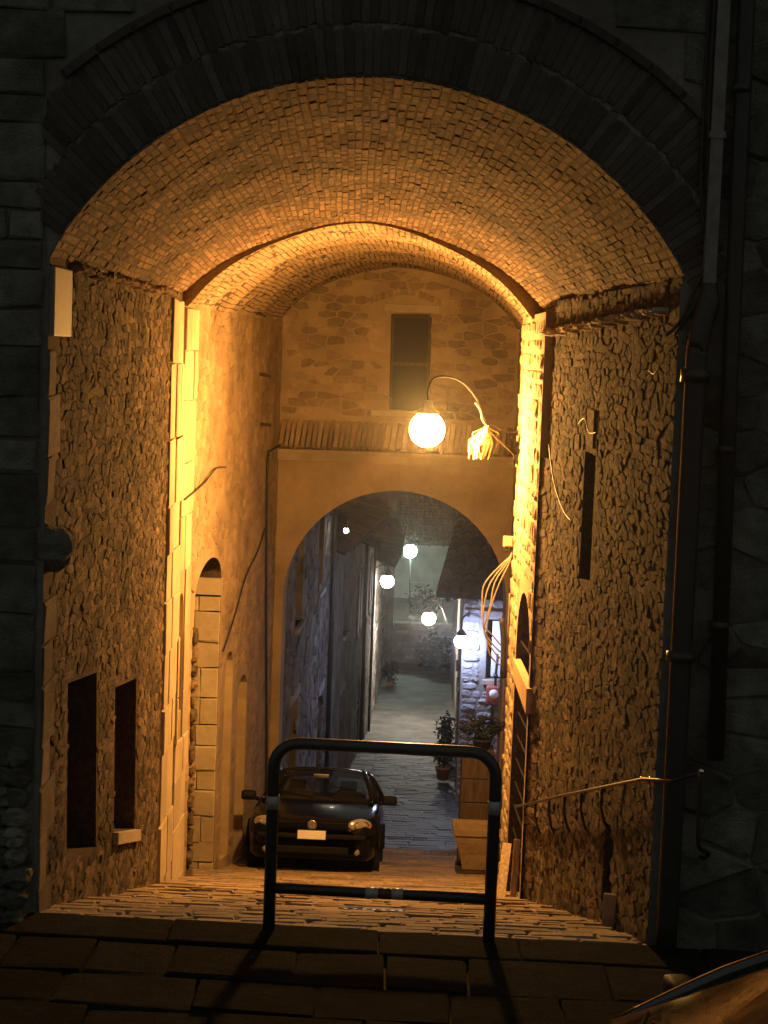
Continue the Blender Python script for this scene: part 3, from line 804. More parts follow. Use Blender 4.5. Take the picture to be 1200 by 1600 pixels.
# ------------------------------------------------------------------ end wall with the far arch
def build_end_wall():
    random.seed(44)
    t = thing('end_wall', 'ochre stone end wall above the far arch with one small window', 'wall', (0, YE, -4.5))
    fm = lambda u, v, d: Vector((u, YE-d, v))
    cx, cz, R = .03, -.40, 1.76
    arcp = [(cx-R*math.cos(math.pi*k/28), cz+R*math.sin(math.pi*k/28)) for k in range(29)]
    win = [(-.17, 2.62), (-.19, 4.12), (.45, 4.14), (.45, 2.62)]
    outer = [(-2.6, -5.2), (cx-R, -5.2)]+arcp+[(cx+R, -5.2), (2.6, -5.2), (2.6, 5.6), (-2.6, 5.6)]
    panel('mortar_face', outer, [win], fm, 'end_mortar', t, .35)
    v = [fm(u, z, 0) for u, z in arcp]+[fm(u, z, -.85) for u, z in arcp]; n = len(arcp)
    mb = MB().add(v, [(k, n+k, n+k+1, k+1) for k in range(n-1)])
    for s in (0, n-1):
        u = arcp[s][0]; mb.add([fm(u, cz, 0), fm(u, cz, -.85), fm(u, -5.2, -.85), fm(u, -5.2, 0)], [(0, 1, 2, 3)])
    mb.build('arch_soffit', 'plaster', t)
    # back face so that the wall is solid from the alley
    panel('rear_face', outer, [], lambda u, v, d: Vector((u, YE+.85, v)), 'grey_mortar', t)
    # window
    f = MB()
    for lo, hi in (((-.19, YE+.28, 2.62), (-.13, YE+.33, 4.13)), ((.40, YE+.28, 2.62), (.46, YE+.33, 4.13)), ((-.13, YE+.28, 4.06), (.40, YE+.33, 4.13)), ((-.13, YE+.28, 3.32), (.40, YE+.32, 3.37))): f.box(lo, hi)
    w = f.build('window', 'dark_wood', t)
    MB().box((-.14, YE+.30, 2.62), (.41, YE+.31, 4.07)).build('pane', 'window_glass', w)
    MB().box((-.45, YE-.03, 2.52), (.60, YE+.3, 2.61), None, .01).build('window_sill', 'ashlar', t)
    MB().box((-.30, YE-.025, 4.15), (.56, YE+.1, 4.27), None, .01).build('window_lintel', 'ashlar', t)
    P = Pieces('relieving_brick', 'end_stone', t, 'brick', 30, 4, jit=.05, ch=.05)
    for k in range(19):
        u = -.50+k*.0585; vz = 4.30+.16*math.sin(math.pi*(k+.5)/19)
        P.put((u, YE-.012, vz), (1, 0, -.12*math.cos(math.pi*k/19)), (0, 0, 1), (0, -1, 0), (.05, .10, .045), k)
    P.finish()
    xc, zc, RR, ph = arc(-1.90, 1.80, 3.95, .88)
    def blk(v0, v1):
        out = [(-.52, .62)] if v1 > 4.12 and v0 < 4.48 else []
        if v1 > 2.6 and v0 < 4.14: out.append((-.36, .50))
        if v1 > 3.9:
            w = math.sqrt(max(0, RR*RR-(v1-zc)**2)) if v1 < zc+RR else 0
            out += [(-3, xc-w+.02), (xc+w-.02, 3)]
        return out
    def cl(u, v): return all(not (p < u < q) for p, q in blk(v-.03, v+.03))
    rubble_fill('stone', 'end_stone', t, fm, -1.86, 1.78, 2.5, 4.8, .27, .125, (.002, .022), [], 290, .014, keep=.85, clip=cl, edge=.36, dome=.4, rnd=.15, top=.85)
    # leaning cornice bricks
    P = Pieces('cornice_brick', 'end_stone', t, 'brick', 60, 6, jit=.06, ch=.06)
    x = -1.86
    while x < 1.78:
        w = random.uniform(.075, .10)
        uy = Vector((.10, .42, .9)).normalized(); ux = Vector((1, 0, -.1)).normalized(); uz = ux.cross(uy)
        if uz.y > 0: ux = -ux; uz = -uz
        P.put((x+w/2, YE-.08, 2.2), ux, uy, uz, (w-.018, .46, .09), x); x += w
    P.finish()
    MB().box((-1.88, YE-.17, 1.90), (1.82, YE+.02, 1.965), None, .008).build('cornice_ledge', 'plaster', t)
    MB().box((-1.88, YE-.10, 1.78), (1.82, YE+.02, 1.897), None, .008).build('cornice_band', 'plaster', t)
    # flush voussoirs of the far arch, barely proud of the plaster
    P = Pieces('voussoir', 'end_mortar', t, 'brick', 80, 6, jit=.02, ch=.03); a = 0
    while a < math.pi-.03:
        th = random.uniform(.075, .095); rm = R+.17
        uy = Vector((-math.cos(a+th/2), 0, math.sin(a+th/2))); ux = Vector((math.sin(a+th/2), 0, math.cos(a+th/2)))
        c = Vector((cx, YE-.0, cz))+uy*rm
        if -1.86 < c.x < 1.8: P.put(c+Vector((0, .012, 0)), ux, uy, (0, -1, 0), (th*rm-.012, .33, .035), a)
        a += th
    P.finish()
build_end_wall()

# ------------------------------------------------------------------ passage lamp
def build_passage_lamp():
    t = thing('street_lamp', 'glowing orange globe lamp on a curved bracket arm under the vault', 'lamp', (1.30, 8.35, 2.5))
    pts = [(1.30, 8.35, 2.47), (1.10, 8.25, 2.60), (.93, 8.12, 2.80), (.83, 7.98, 3.04), (.66, 7.82, 3.23), (.48, 7.7, 3.29), (.34, 7.62, 3.26), (.295, 7.6, 3.14), (.295, 7.6, 3.03)]
    MB().tube(pts, .014, 10, 5).build('arm', 'rubber', t, True)
    MB().tube([(1.33, 8.35, 2.72), (1.20, 8.3, 2.70), (.93, 8.12, 2.80)], .008, 6, 4).build('stay', 'iron', t, True)
    MB().box((1.285, 8.27, 2.36), (1.325, 8.43, 2.60), None, .008).build('wall_plate', 'iron', t)
    M = Matrix.Translation((.295, 7.6, 2.73))
    MB().lathe([(.03, .31), (.045, .30), (.05, .24), (.12, .185), (.125, .165), (.1, .16)], 20, M).build('cap', 'iron', t, True)
    MB().ball((.295, 7.6, 2.73), .185, 20).build('globe', 'sodium_globe', t, True)
    # pale ragged bundle and the wire it hangs on
    w = MB().tube([(.80, 7.95, 3.02), (.86, 8.0, 2.94), (.885, 8.02, 2.84), (.93, 8.05, 2.78), (.98, 8.08, 2.70), (1.12, 8.2, 2.58), (1.26, 8.3, 2.45), (1.245, 8.3, 2.40)], .007, 6, 4).build('loose_cable', 'pale_cable', None, True)
    tag(w, 'thin pale cable running along the curved lamp arm', 'cable')
    random.seed(8); mb = MB()
    base = Vector((.94, 8.04, 2.78))
    for k in range(70):
        a = random.uniform(0, 6.28); l = random.uniform(.12, .38); sp = random.uniform(0, .15)
        p0 = base+Vector((random.uniform(-.02, .02), random.uniform(-.02, .02), random.uniform(-.02, .0)))
        p1 = base+Vector((math.cos(a)*sp*1.1-.03, math.sin(a)*sp, -l*.55)); p2 = base+Vector((math.cos(a)*sp*.9-.055, math.sin(a)*sp*.8, -l))
        s = Vector((-math.sin(a), math.cos(a), random.uniform(-.3, .3)))*random.uniform(.012, .024)
        mb.add([p0-s*.4, p0+s*.4, p1+s, p2+s*.3, p2-s*.3, p1-s], [(0, 1, 2, 5), (5, 2, 3, 4)])
    o = mb.build('ragged_bundle', 'dead_leaf'); tag(o, 'pale ragged leafy bundle hanging from the lamp arm', 'bundle')
build_passage_lamp()

# ------------------------------------------------------------------ hoop barrier
def build_barrier():
    t = thing('hoop_barrier', 'black tubular hoop barrier with grey reflective bands standing across the ramp', 'barrier', (0, -.1, -.17))
    xl, xr, y, zt, r, c = -.71, .69, -.1, 1.045, .039, .16
    pts = [(xl, y, -.22), (xl, y, .3), (xl, y, zt-c)]
    pts += [(xl+c-c*math.cos(math.pi/2*k/6), y, zt-c+c*math.sin(math.pi/2*k/6)) for k in range(1, 7)]
    pts += [(xr-c+c*math.sin(math.pi/2*k/6), y, zt-c+c*math.cos(math.pi/2*k/6)) for k in range(0, 7)]
    pts += [(xr, y, .3), (xr, y, -.26)]
    # tilted a little with the falling street
    pts = [Vector((p[0], p[1], p[2]-.012*p[0])) for p in pts]
    MB().tube(pts, r, 16).build('hoop', 'black_paint', t, True)
    MB().tube([(xl, y, .115), (xr, y, .095)], r*.9, 14).build('cross_bar', 'black_paint', t, True)
    for x, z in ((xl, .67), (xr, .69)):
        MB().tube([(x, y, z-.042), (x, y, z+.042)], r+.003, 16).build('reflective_band', 'reflective_band', t, True)
    for x0, x1, m in ((-.105, -.025, 'reflective_band'), (-.02, .055, 'red_band'), (.06, .135, 'reflective_band')):
        MB().tube([(x0, y, .106), (x1, y, .105)], r*.9+.0015, 16).build('reflective_band', m, t, True)
build_barrier()

# ------------------------------------------------------------------ cars
def build_car(name, label, paint, loc, rot, group=None):
    t = bpy.data.objects.new(name, None); COL.objects.link(t); t.location = loc; t.rotation_euler = rot; t.empty_display_size = .3
    tag(t, label, 'car', group)
    def P(n, mb, m, par=None, sm=False): return mb.build(n, m, par or t, sm)
    st = [(0.0, .58, .27, .52, .585), (.02, .66, .22, .56, .63), (.07, .745, .20, .60, .675), (.2, .81, .19, .66, .735), (.45, .85, .19, .745, .82), (.85, .866, .19, .83, .905),
          (1.2, .868, .19, .885, .955), (1.5, .868, .19, .90, .965), (2.4, .868, .19, .92, .97), (3.4, .862, .2, .945, .99), (3.85, .83, .24, .935, .985), (4.08, .76, .3, .88, .93), (4.15, .68, .36, .80, .84)]
    v = []; f = []
    def sec(y, w, zb, zs, zt):
        h = [(0, zt), (w*.35, zt-.002), (w*.62, zt-.010), (w*.80, zt-.026), (w*.92, (zs+zt)/2-.012), (w*.975, zs-.03), (w, zs-.12), (w*1.0, .50), (w*.99, .40), (w*.965, zb+.06), (w*.9, zb)]
        return [(x, y, z) for x, z in h]
    n = 11
    for s in st:
        h = sec(*s); v += h+[(-x, y, z) for x, y, z in h]
    for i in range(len(st)-1):
        a, b = i*2*n, (i+1)*2*n
        for k in range(n-1):
            f.append((a+k, b+k, b+k+1, a+k+1)); f.append((a+n+k, a+n+k+1, b+n+k+1, b+n+k))
        f.append((a+n-1, b+n-1, b+2*n-1, a+2*n-1))
    for a, fl in ((0, 1), ((len(st)-1)*2*n, 0)):
        loop = [a+k for k in range(n)]+[a+n+k for k in range(n-1, 0, -1)]
        f.append(tuple(loop if not fl else loop[::-1]))
    body = mesh_obj('body', v, f, paint, t, True)
    # roof sheet
    def roof_pt(s, q):
        y = lerp(1.93, 3.62, s); w = lerp(.575, .60, min(1, s*3))-.05*max(0, s-.7)
        z = 1.385+.055*math.sin(math.pi*min(1, s*.85+.12))-.02*s
        return (q*w, y, z-.045*abs(q)**3)
    nu, nv = 8, 10; v = []; f = []
    for th in (0, -.045):
        for i in range(nu+1):
            for k in range(nv+1):
                x, y, z = roof_pt(i/nu, k/nv*2-1); v.append((x, y, z+th))
    m = (nu+1)*(nv+1)
    for i in range(nu):
        for k in range(nv):
            q = i*(nv+1)+k; f.append((q, q+1, q+nv+2, q+nv+1)); f.append((m+q, m+q+nv+1, m+q+nv+2, m+q+1))
    for k in range(nv): f.append((k, m+k, m+k+1, k+1)); q = nu*(nv+1)+k; f.append((q, q+1, m+q+1, m+q))
    for i in range(nu): q = i*(nv+1); f.append((q, q+nv+1, m+q+nv+1, m+q)); q += nv; f.append((q, m+q, m+q+nv+1, q+nv+1))
    mesh_obj('roof', v, f, paint, t, True)
    for s in (-1, 1):
        P('pillar', MB().tube([(s*.74, 1.13, .93), (s*.665, 1.55, 1.19), (s*.585, 1.95, 1.375)], .033, 8, 3), paint, None, True)
        P('pillar', MB().tube([(s*.79, 2.45, .93), (s*.70, 2.48, 1.18), (s*.605, 2.5, 1.385)], .035, 8, 2), paint, None, True)
        P('pillar', MB().tube([(s*.79, 3.5, .95), (s*.70, 3.55, 1.2), (s*.575, 3.55, 1.375)], [.10, .08, .06], 8, 2), paint, None, True)
    # glass
    def sheet(nm, pts, nu=1, mat='car_glass'):
        return mesh_obj(nm, [p for r in pts for p in r], [(i*len(pts[0])+k, i*len(pts[0])+k+1, (i+1)*len(pts[0])+k+1, (i+1)*len(pts[0])+k) for i in range(len(pts)-1) for k in range(len(pts[0])-1)], mat, t, True)
    sheet('windscreen', [[(q*lerp(.745, .58, s), lerp(1.10, 1.94, s)-.07*(1-q*q)*(1-s*.5), lerp(.945, 1.375, s)+.012*math.sin(math.pi*s)+.012*(1-q*q)) for q in [k/5-1 for k in range(11)]] for s in [i/5 for i in range(6)]])
    sheet('rear_window', [[(q*lerp(.60, .56, s), lerp(3.98, 3.62, s)+.04*(1-q*q), lerp(.98, 1.385, s)) for q in (-1, -.5, 0, .5, 1)] for s in (0, .5, 1)])
    for s in (-1, 1):
        sheet('side_window', [[(s*lerp(.785, .60, k), lerp(y0, y1, k), lerp(.93, 1.365, k)) for k in (0, .5, 1)] for y0, y1 in ((1.25, 1.98), (2.42, 2.46))])
        sheet('side_window', [[(s*lerp(.785, .60, k), lerp(y0, y1, k), lerp(.93, 1.365, k)) for k in (0, .5, 1)] for y0, y1 in ((2.5, 2.52), (3.42, 3.5))])
    # front: grille, slats, bumper strip, intakes, lamps, badge, plate
    P('grille', MB().box((-.45, .012, .575), (.45, .06, .665), None, .012), 'car_trim')
    for z in (.588, .610, .632, .652): P('grille_slat', MB().box((-.44, .002, z-.005), (.44, .014, z+.005), None, .002), 'car_black')
    P('bumper_strip', MB().box((-.70, -.022, .455), (.70, .03, .515), None, .012), 'car_trim')
    P('lower_intake', MB().box((-.48, -.012, .265), (.48, .02, .355), None, .012), 'car_trim')
    for s in (-1, 1):
        Mx = Matrix.Translation((s*.625, .075, .638)) @ Matrix.Rotation(s*.50, 4, 'Z') @ Matrix.Rotation(s*-.05, 4, 'Y')
        def ell(y0, sx, sz, mb):
            return mb.lathe([(.001, -.02), (.5, -.012), (.86, 0.0), (1.0, .02), (1.02, .06)], 24, Mx @ Matrix.Translation((0, y0, 0)) @ Matrix.Diagonal((sx, 1, sz, 1)) @ Matrix.Rotation(-math.pi/2, 4, 'X'))
        hl = P('headlight', ell(.012, .165, .085, MB()), 'chrome', None, True)
        P('lens', ell(-.012, .168, .088, MB()), 'lens_glass', hl, True)
        for dx, rr in ((-.055, .05), (.055, .052)):
            P('reflector', MB().lathe([(rr, 0), (rr*.8, .02), (.012, .03)], 16, Mx @ Matrix.Translation((dx, -.022, 0)) @ Matrix.Rotation(-math.pi/2, 4, 'X')), 'chrome', hl, True)
        P('indicator', MB().lathe([(.001, -.004), (.02, 0), (.022, .01)], 12, Mx @ Matrix.Translation((s*.118, -.016, -.02)) @ Matrix.Rotation(-math.pi/2, 4, 'X')), 'amber_lens', hl, True)
        P('fog_light', MB().lathe([(.001, -.006), (.045, 0), (.05, .02)], 14, Matrix.Translation((s*.58, .008, .30)) @ Matrix.Rotation(-math.pi/2, 4, 'X')), 'lens_glass', None, True)
        mr = P('mirror', MB().box((-.10, -.06, -.065), (.10, .06, .065), Matrix.Translation((s*.965, 1.42, .985)) @ Matrix.Rotation(s*-.12, 4, 'Z'), .035), 'car_trim', None, True)
        P('mirror_arm', MB().tube([(s*.80, 1.42, .93), (s*.90, 1.42, .955)], .028, 8), 'car_trim', mr, True)
        P('mirror_glass', MB().box((-.085, .055, -.05), (.085, .064, .05), Matrix.Translation((s*.965, 1.42, .985))), 'chrome', mr)
        for y in (.82, 3.36):
            Mw = Matrix.Translation((s*.775, y, .305)) @ Matrix.Rotation(math.pi/2, 4, 'Y')
            wh = P('wheel', MB().lathe([(.19, -.09), (.29, -.095), (.305, -.07), (.305, .07), (.29, .095), (.19, .09)], 28, Mw), 'rubber', None, True)
            P('rim', MB().lathe([(.001, .06*s), (.06, .065*s), (.10, .03*s), (.17, .05*s), (.2, .08*s)], 20, Mw), 'alloy', wh, True)
            P('wheel_arch', MB().tube([(s*.868, y+.36*math.cos(a), .305+.36*math.sin(a)) for a in [math.pi*k/12 for k in range(13)]], .022, 8), 'car_trim', None, True)
        P('wiper', MB().tube([(s*.15+.1, 1.06, .985), (s*.28-.25, 1.22, 1.06)], .008, 6), 'car_trim')
        seat = P('seat', MB().box((-.22, -.06, .55), (.22, .07, 1.10), Matrix.Translation((s*.36, 2.25, 0)) @ Matrix.Rotation(-.18, 4, 'X'), .05), 'seat_cloth', None, True)
        P('headrest', MB().box((-.12, -.04, 1.12), (.12, .05, 1.27), Matrix.Translation((s*.36, 2.25, 0)) @ Matrix.Rotation(-.18, 4, 'X'), .035), 'seat_cloth', seat, True)
    bd = P('badge', MB().lathe([(.046, 0), (.06, -.006), (.062, .004)], 24, Matrix.Translation((0, -.006, .625)) @ Matrix.Rotation(-math.pi/2, 4, 'X') @ Matrix.Rotation(0, 4, 'Z')), 'chrome', None, True)
    def stroke(a, b, nm='letter_stroke'): P(nm, MB().tube([(a[0], -.004, .625+a[1]), (b[0], -.004, .625+b[1])], .006, 6), 'chrome', bd)
    for a, b in (((-.022, .047), (0, .006)), ((0, .006), (.022, .047)), ((-.044, .02), (-.02, -.042)), ((-.02, -.042), (0, -.004)), ((0, -.004), (.02, -.042)), ((.02, -.042), (.044, .02))): stroke(a, b)
    pl = P('number_plate', MB().box((-.18, -.034, .445), (.18, -.022, .555), None, .004), 'plate_white')
    P('plate_frame', MB().box((-.195, -.028, .43), (.195, -.018, .57), None, .004), 'car_trim', pl)
    P('steering_wheel', MB().tube([(.36+.18*math.cos(a), 1.58+.05*math.sin(a), .95+.17*math.sin(a)) for a in [2*math.pi*k/20 for k in range(21)]], .016, 8), 'car_trim', None, True)
    P('dashboard', MB().box((-.72, 1.3, .93), (.72, 1.55, 1.0), None, .03), 'seat_cloth', None, True)
    P('rear_view_mirror', MB().box((-.11, 1.72, 1.255), (.11, 1.75, 1.315), None, .012), 'zinc', None, True)
    P('sun_visor', MB().box((-.5, 1.85, 1.335), (-.05, 2.0, 1.35)), 'seat_cloth')
    P('rear_bench', MB().box((-.6, 3.1, .8), (.6, 3.25, 1.08), None, .04), 'seat_cloth', None, True)
    for s in (-1, 1): P('tail_light', MB().box((s*.70-.1, 4.06, .70), (s*.70+.08, 4.13, .86), None, .02), 'meter_red')
    return t
SLOPE = math.atan(.2627)
build_car('parked_car', 'black hatchback parked nose-uphill against the left passage wall', 'car_black', (-.93, 11.22, G(11.3)+.0), (-SLOPE, 0, -.015))
build_car('parked_car', 'glossy dark brown car cut off at the bottom right corner', 'car_brown', (-.13, -4.72, F0(0)+.02), (0, 0, math.radians(-90)))

# ------------------------------------------------------------------ pipes and cables on the facade and walls
def tube_thing(name, label, cat, pts, r, mat, smooth=6, n=10, parts=()):
    t = thing(name, label, cat, pts[-1])
    MB().tube(pts, r, n, smooth).build('pipe' if 'pipe' in name else 'run', mat, t, True)
    for nm, p, rr, h in parts: MB().tube([Vector(p)-Vector((0, 0, h/2)), Vector(p)+Vector((0, 0, h/2))], rr, 14).build(nm, mat, t, True)
    return t
def build_pipes():
    tube_thing('downpipe', 'thick black downpipe at the right corner of the archway with a swan neck on top', 'pipe',
        [(1.878, -.085, 4.02), (1.878, -.088, 3.95), (1.872, -.095, 3.88), (1.84, -.105, 3.76), (1.818, -.11, 3.62), (1.815, -.11, 3.45), (1.815, -.11, 2.0), (1.815, -.11, .9), (1.815, -.11, -.2)], [.05, .052, .056, .06]+[.068]*24, 'dark_pipe', 4, 16,
        [('pipe_collar', (1.815, -.11, 3.45), .092, .08), ('pipe_collar', (1.815, -.11, 1.7), .092, .06)])
    t = thing('square_duct', 'pale grey square duct running down the facade beside the black pipes', 'duct', (1.87, -.06, 3.9))
    MB().box((1.835, -.10, 3.88), (1.915, -.035, 8.6), None, .008).build('duct', 'grey_pipe', t)
    for z in (4.9, 6.4): MB().box((1.825, -.108, z), (1.925, -.03, z+.04)).build('clip', 'grey_pipe', t)
    MB().box((1.825, -.108, 3.86), (1.925, -.03, 3.93), None, .006).build('end_cap', 'grey_pipe', t)
    tube_thing('downpipe', 'slim black downpipe beside the square duct ending at head height on the right', 'pipe',
        [(2.00, -.09, 8.6), (2.01, -.09, 6.0), (2.03, -.09, 3.5), (2.07, -.09, 1.05)], .052, 'dark_pipe', 1, 14,
        [('pipe_collar', (2.005, -.09, 5.2), .06, .05), ('pipe_collar', (2.03, -.09, 3.0), .06, .05), ('pipe_collar', (2.05, -.09, 1.9), .06, .05)])
    for k, (dx, lab) in enumerate(((0, 'outer'), (.05, 'inner'))):
        o = MB().tube([(1.80+dx*.6, -.05-.02*k, 8.5), (1.79+dx*.6, -.05-.02*k, 5.4), (1.80+dx*.8, -.06, 4.55), (1.86+dx*.6, -.07, 4.25), (1.84-dx, -.06, 3.98), (1.74-dx*.5, -.03, 3.78), (1.70-dx, .05, 3.70)], .011, 8, 5).build('facade_cable', 'dark_cable', None, True)
        tag(o, ('dark cable hugging the arch ring beside the square duct, %s of two' % lab), 'cable')
    # light coloured worn strip of the facade right of the downpipe is the masonry itself
    # left-wall cables
    f = LW2
    o = MB().tube([f(16.6, 2.02, .04), f(15.4, 2.0, .03), f(15.0, 1.95, .03), f(14.95, 1.4, .03), f(15.2, .3, .03), f(15.5, -.8, .03), f(16.0, -2.4, .03), f(16.2, -3.6, .03)], .018, 8, 4).build('wall_cable', 'dark_cable', None, True)
    tag(o, 'dark cable dropping down the left wall near the end arch', 'cable')
    o = MB().tube([f(7.0, 1.95, .04), f(8.4, 2.02, .035), f(9.3, 2.12, .035), f(10.2, 2.08, .03)], .009, 6, 4).build('wall_cable', 'dark_cable', None, True)
    tag(o, 'short sagging wire crossing the brightly lit left wall', 'cable')
    o = MB().tube([f(10.5, -.2, .03), f(11.6, .1, .03), f(12.6, .45, .03), f(14.0, .65, .03), f(14.9, .9, .03)], .010, 6, 4).build('wall_cable', 'dark_cable', None, True)
    tag(o, 'thin wire rising diagonally across the left wall above the niches', 'cable')
    for u, z in ((12.9, 3.98), (13.8, 3.15), (14.0, 2.45)):
        t = MB().tube([f(u, z, -.02), f(u+.05, z-.01, .09), f(u+.45, z-.03, .10)], .022, 8).build('iron_hook', 'iron')
        tag(t, 'small rusty iron hook fixed %s on the left wall' % {3.98: 'highest', 3.15: 'at middle height', 2.45: 'lowest'}[z], 'hook')
    # cable bundle and box hanging at the pier end
    t = thing('cable_bundle', 'tangled loop of pale cables hanging at the far edge of the bright pier', 'cable bundle', (1.25, 8.6, .2))
    def pt(x, y, dy=8.55):
        import_y = dy
        return (lerp(0, 1, 1)*x, import_y, y)
    for k in range(4):
        o_ = .034*k; jx = [random.uniform(-.035, .035) for _ in range(9)]
        MB().tube([(1.31, 8.6, 1.42-o_), (1.28-o_*.6, 8.56, 1.25), (1.17-o_*1.2+jx[2], 8.54, 1.02), (1.10-o_+jx[3], 8.52+jx[0], .72+o_), (1.08-o_*.5+jx[4], 8.52+jx[1], .45+o_), (1.13+jx[5], 8.52, .22+o_*2), (1.24, 8.55, .10+o_*2), (1.29, 8.58, .30), (1.30, 8.6, .9)], .009, 7, 4).build('cable', 'pale_cable', t, True)
    MB().tube([(1.22, 8.56, .62), (1.25, 8.56, .35), (1.27, 8.56, -.05)], .03, 8, 3).build('conduit', 'dark_cable', t, True)
    b = thing('junction_box', 'small pale junction box at the far edge of the bright pier', 'box', (1.27, 8.6, 1.4))
    MB().box((1.20, 8.53, 1.42), (1.315, 8.64, 1.54), None, .012).build('case', 'pale_slab', b)
    MB().box((1.215, 8.522, 1.435), (1.30, 8.532, 1.525), None, .004).build('cover', 'pale_slab', b)
    MB().tube([(1.24, 8.56, 1.42), (1.24, 8.56, 1.36)], .012, 8).build('gland', 'dark_cable', b, True)
    # bits of bent pale wire on the right wall
    f = RW1
    for pts, where in (([(.20, 3.50), (.35, 3.45), (.52, 3.47)], 'near the downpipe below the ledge'),
              ([(2.4, 2.98), (2.75, 2.96), (3.0, 3.06), (3.3, 3.0)], 'curling over the slit window'),
              ([(3.4, 2.2), (3.9, 2.25), (4.5, 2.45), (4.9, 2.75)], 'drooping beside the slit window')):
        o = MB().tube([f(u, v, .085) for u, v in pts], .006, 6, 4).build('loose_wire', 'pale_cable', None, True)
        tag(o, 'short bent pale wire on the right wall, '+where, 'wire')
build_pipes()

# ------------------------------------------------------------------ handrail on the right wall
def build_handrail():
    t = thing('handrail', 'thin iron handrail on bent brackets sloping down the right wall', 'handrail', (1.6, 0, -.1))
    f = RW1
    pts = [(1.93, -.40, 1.035), (1.78, -.22, .93), (1.655, .16, .845), f(1.45, .47, .09), f(3.5, -.12, .09), f(5.2, -.62, .08), Vector((1.27, 5.9, -.83))]
    MB().tube(pts, .012, 8, 1).build('rail', 'iron', t, True)
    for u in (1.45, 2.3, 3.1, 3.9, 4.7):
        z = lerp(.47, -.62, (u-1.45)/3.75)
        MB().tube([f(u, z-.01, .09), f(u, z-.10, .09), f(u+.06, z-.16, .085), f(u+.16, z-.19, .06), f(u+.18, z-.30, .03), f(u+.18, z-.38, -.02)], .012, 7, 3).build('bracket', 'iron', t, True)
    MB().tube([(1.92, -.40, 1.03), (1.925, -.40, .8), (1.93, -.40, .62), (1.95, -.38, .55), (2.02, -.3, .50), (2.02, -.12, .42), (2.02, -.0, .40)], .014, 8, 4).build('end_post', 'iron', t, True)
    for p in ((1.93, -.40, 1.04), (1.665, .25, .825), (1.70, .12, .86)): MB().ball(p, .019, 10).build('joint', 'chrome', t, True)
build_handrail()

# ------------------------------------------------------------------ things on the ramp at the right
def bush(name, label, c, r, n, mat='leaf', seed=1, pot=None, group=None, leaf=.05, potmat='terracotta'):
    random.seed(seed); base = Vector(c)
    t = thing(name, label, 'plant', (c[0], c[1], c[2]-r[2]*1.0), group)
    mb = MB()
    for k in range(n):
        a = random.uniform(0, 6.28); zz = random.uniform(-1, 1); q = random.uniform(.35, 1)**.6*(1+.25*math.sin(3*a+seed)+.2*math.sin(5*zz+a*2))
        d = Vector((math.cos(a)*math.sqrt(1-zz*zz)*r[0], math.sin(a)*math.sqrt(1-zz*zz)*r[1], zz*r[2]))*q
        p = base+d; u = Vector((random.gauss(0, 1), random.gauss(0, 1), random.gauss(0, .6))).normalized(); w = u.cross(Vector((random.gauss(0, 1), random.gauss(0, 1), 1))).normalized()
        s = leaf*random.uniform(.6, 1.3)
        mb.add([p-u*s, p+w*s*.4, p+u*s, p-w*s*.4], [(0, 1, 2, 3)])
    mb.build('foliage', mat, t)
    st = MB()
    for k in range(7):
        a = k*.9+seed; st.tube([base+Vector((0, 0, -r[2]*1.05)), base+Vector((math.cos(a)*r[0]*.3, math.sin(a)*r[1]*.3, -r[2]*.2)), base+Vector((math.cos(a)*r[0]*.7, math.sin(a)*r[1]*.7, r[2]*.5))], .012, 5, 2)
    st.build('stems', 'dark_wood', t)
    if pot:
        pr, ph = pot
        MB().lathe([(pr*.7, 0), (pr, ph*.85), (pr*1.1, ph*.86), (pr*1.1, ph), (pr*.92, ph), (pr*.9, ph*.9), (.01, ph*.88)], 18, Matrix.Translation((c[0], c[1], c[2]-r[2]-ph*.9))).build('pot', potmat, t, True)
    return t
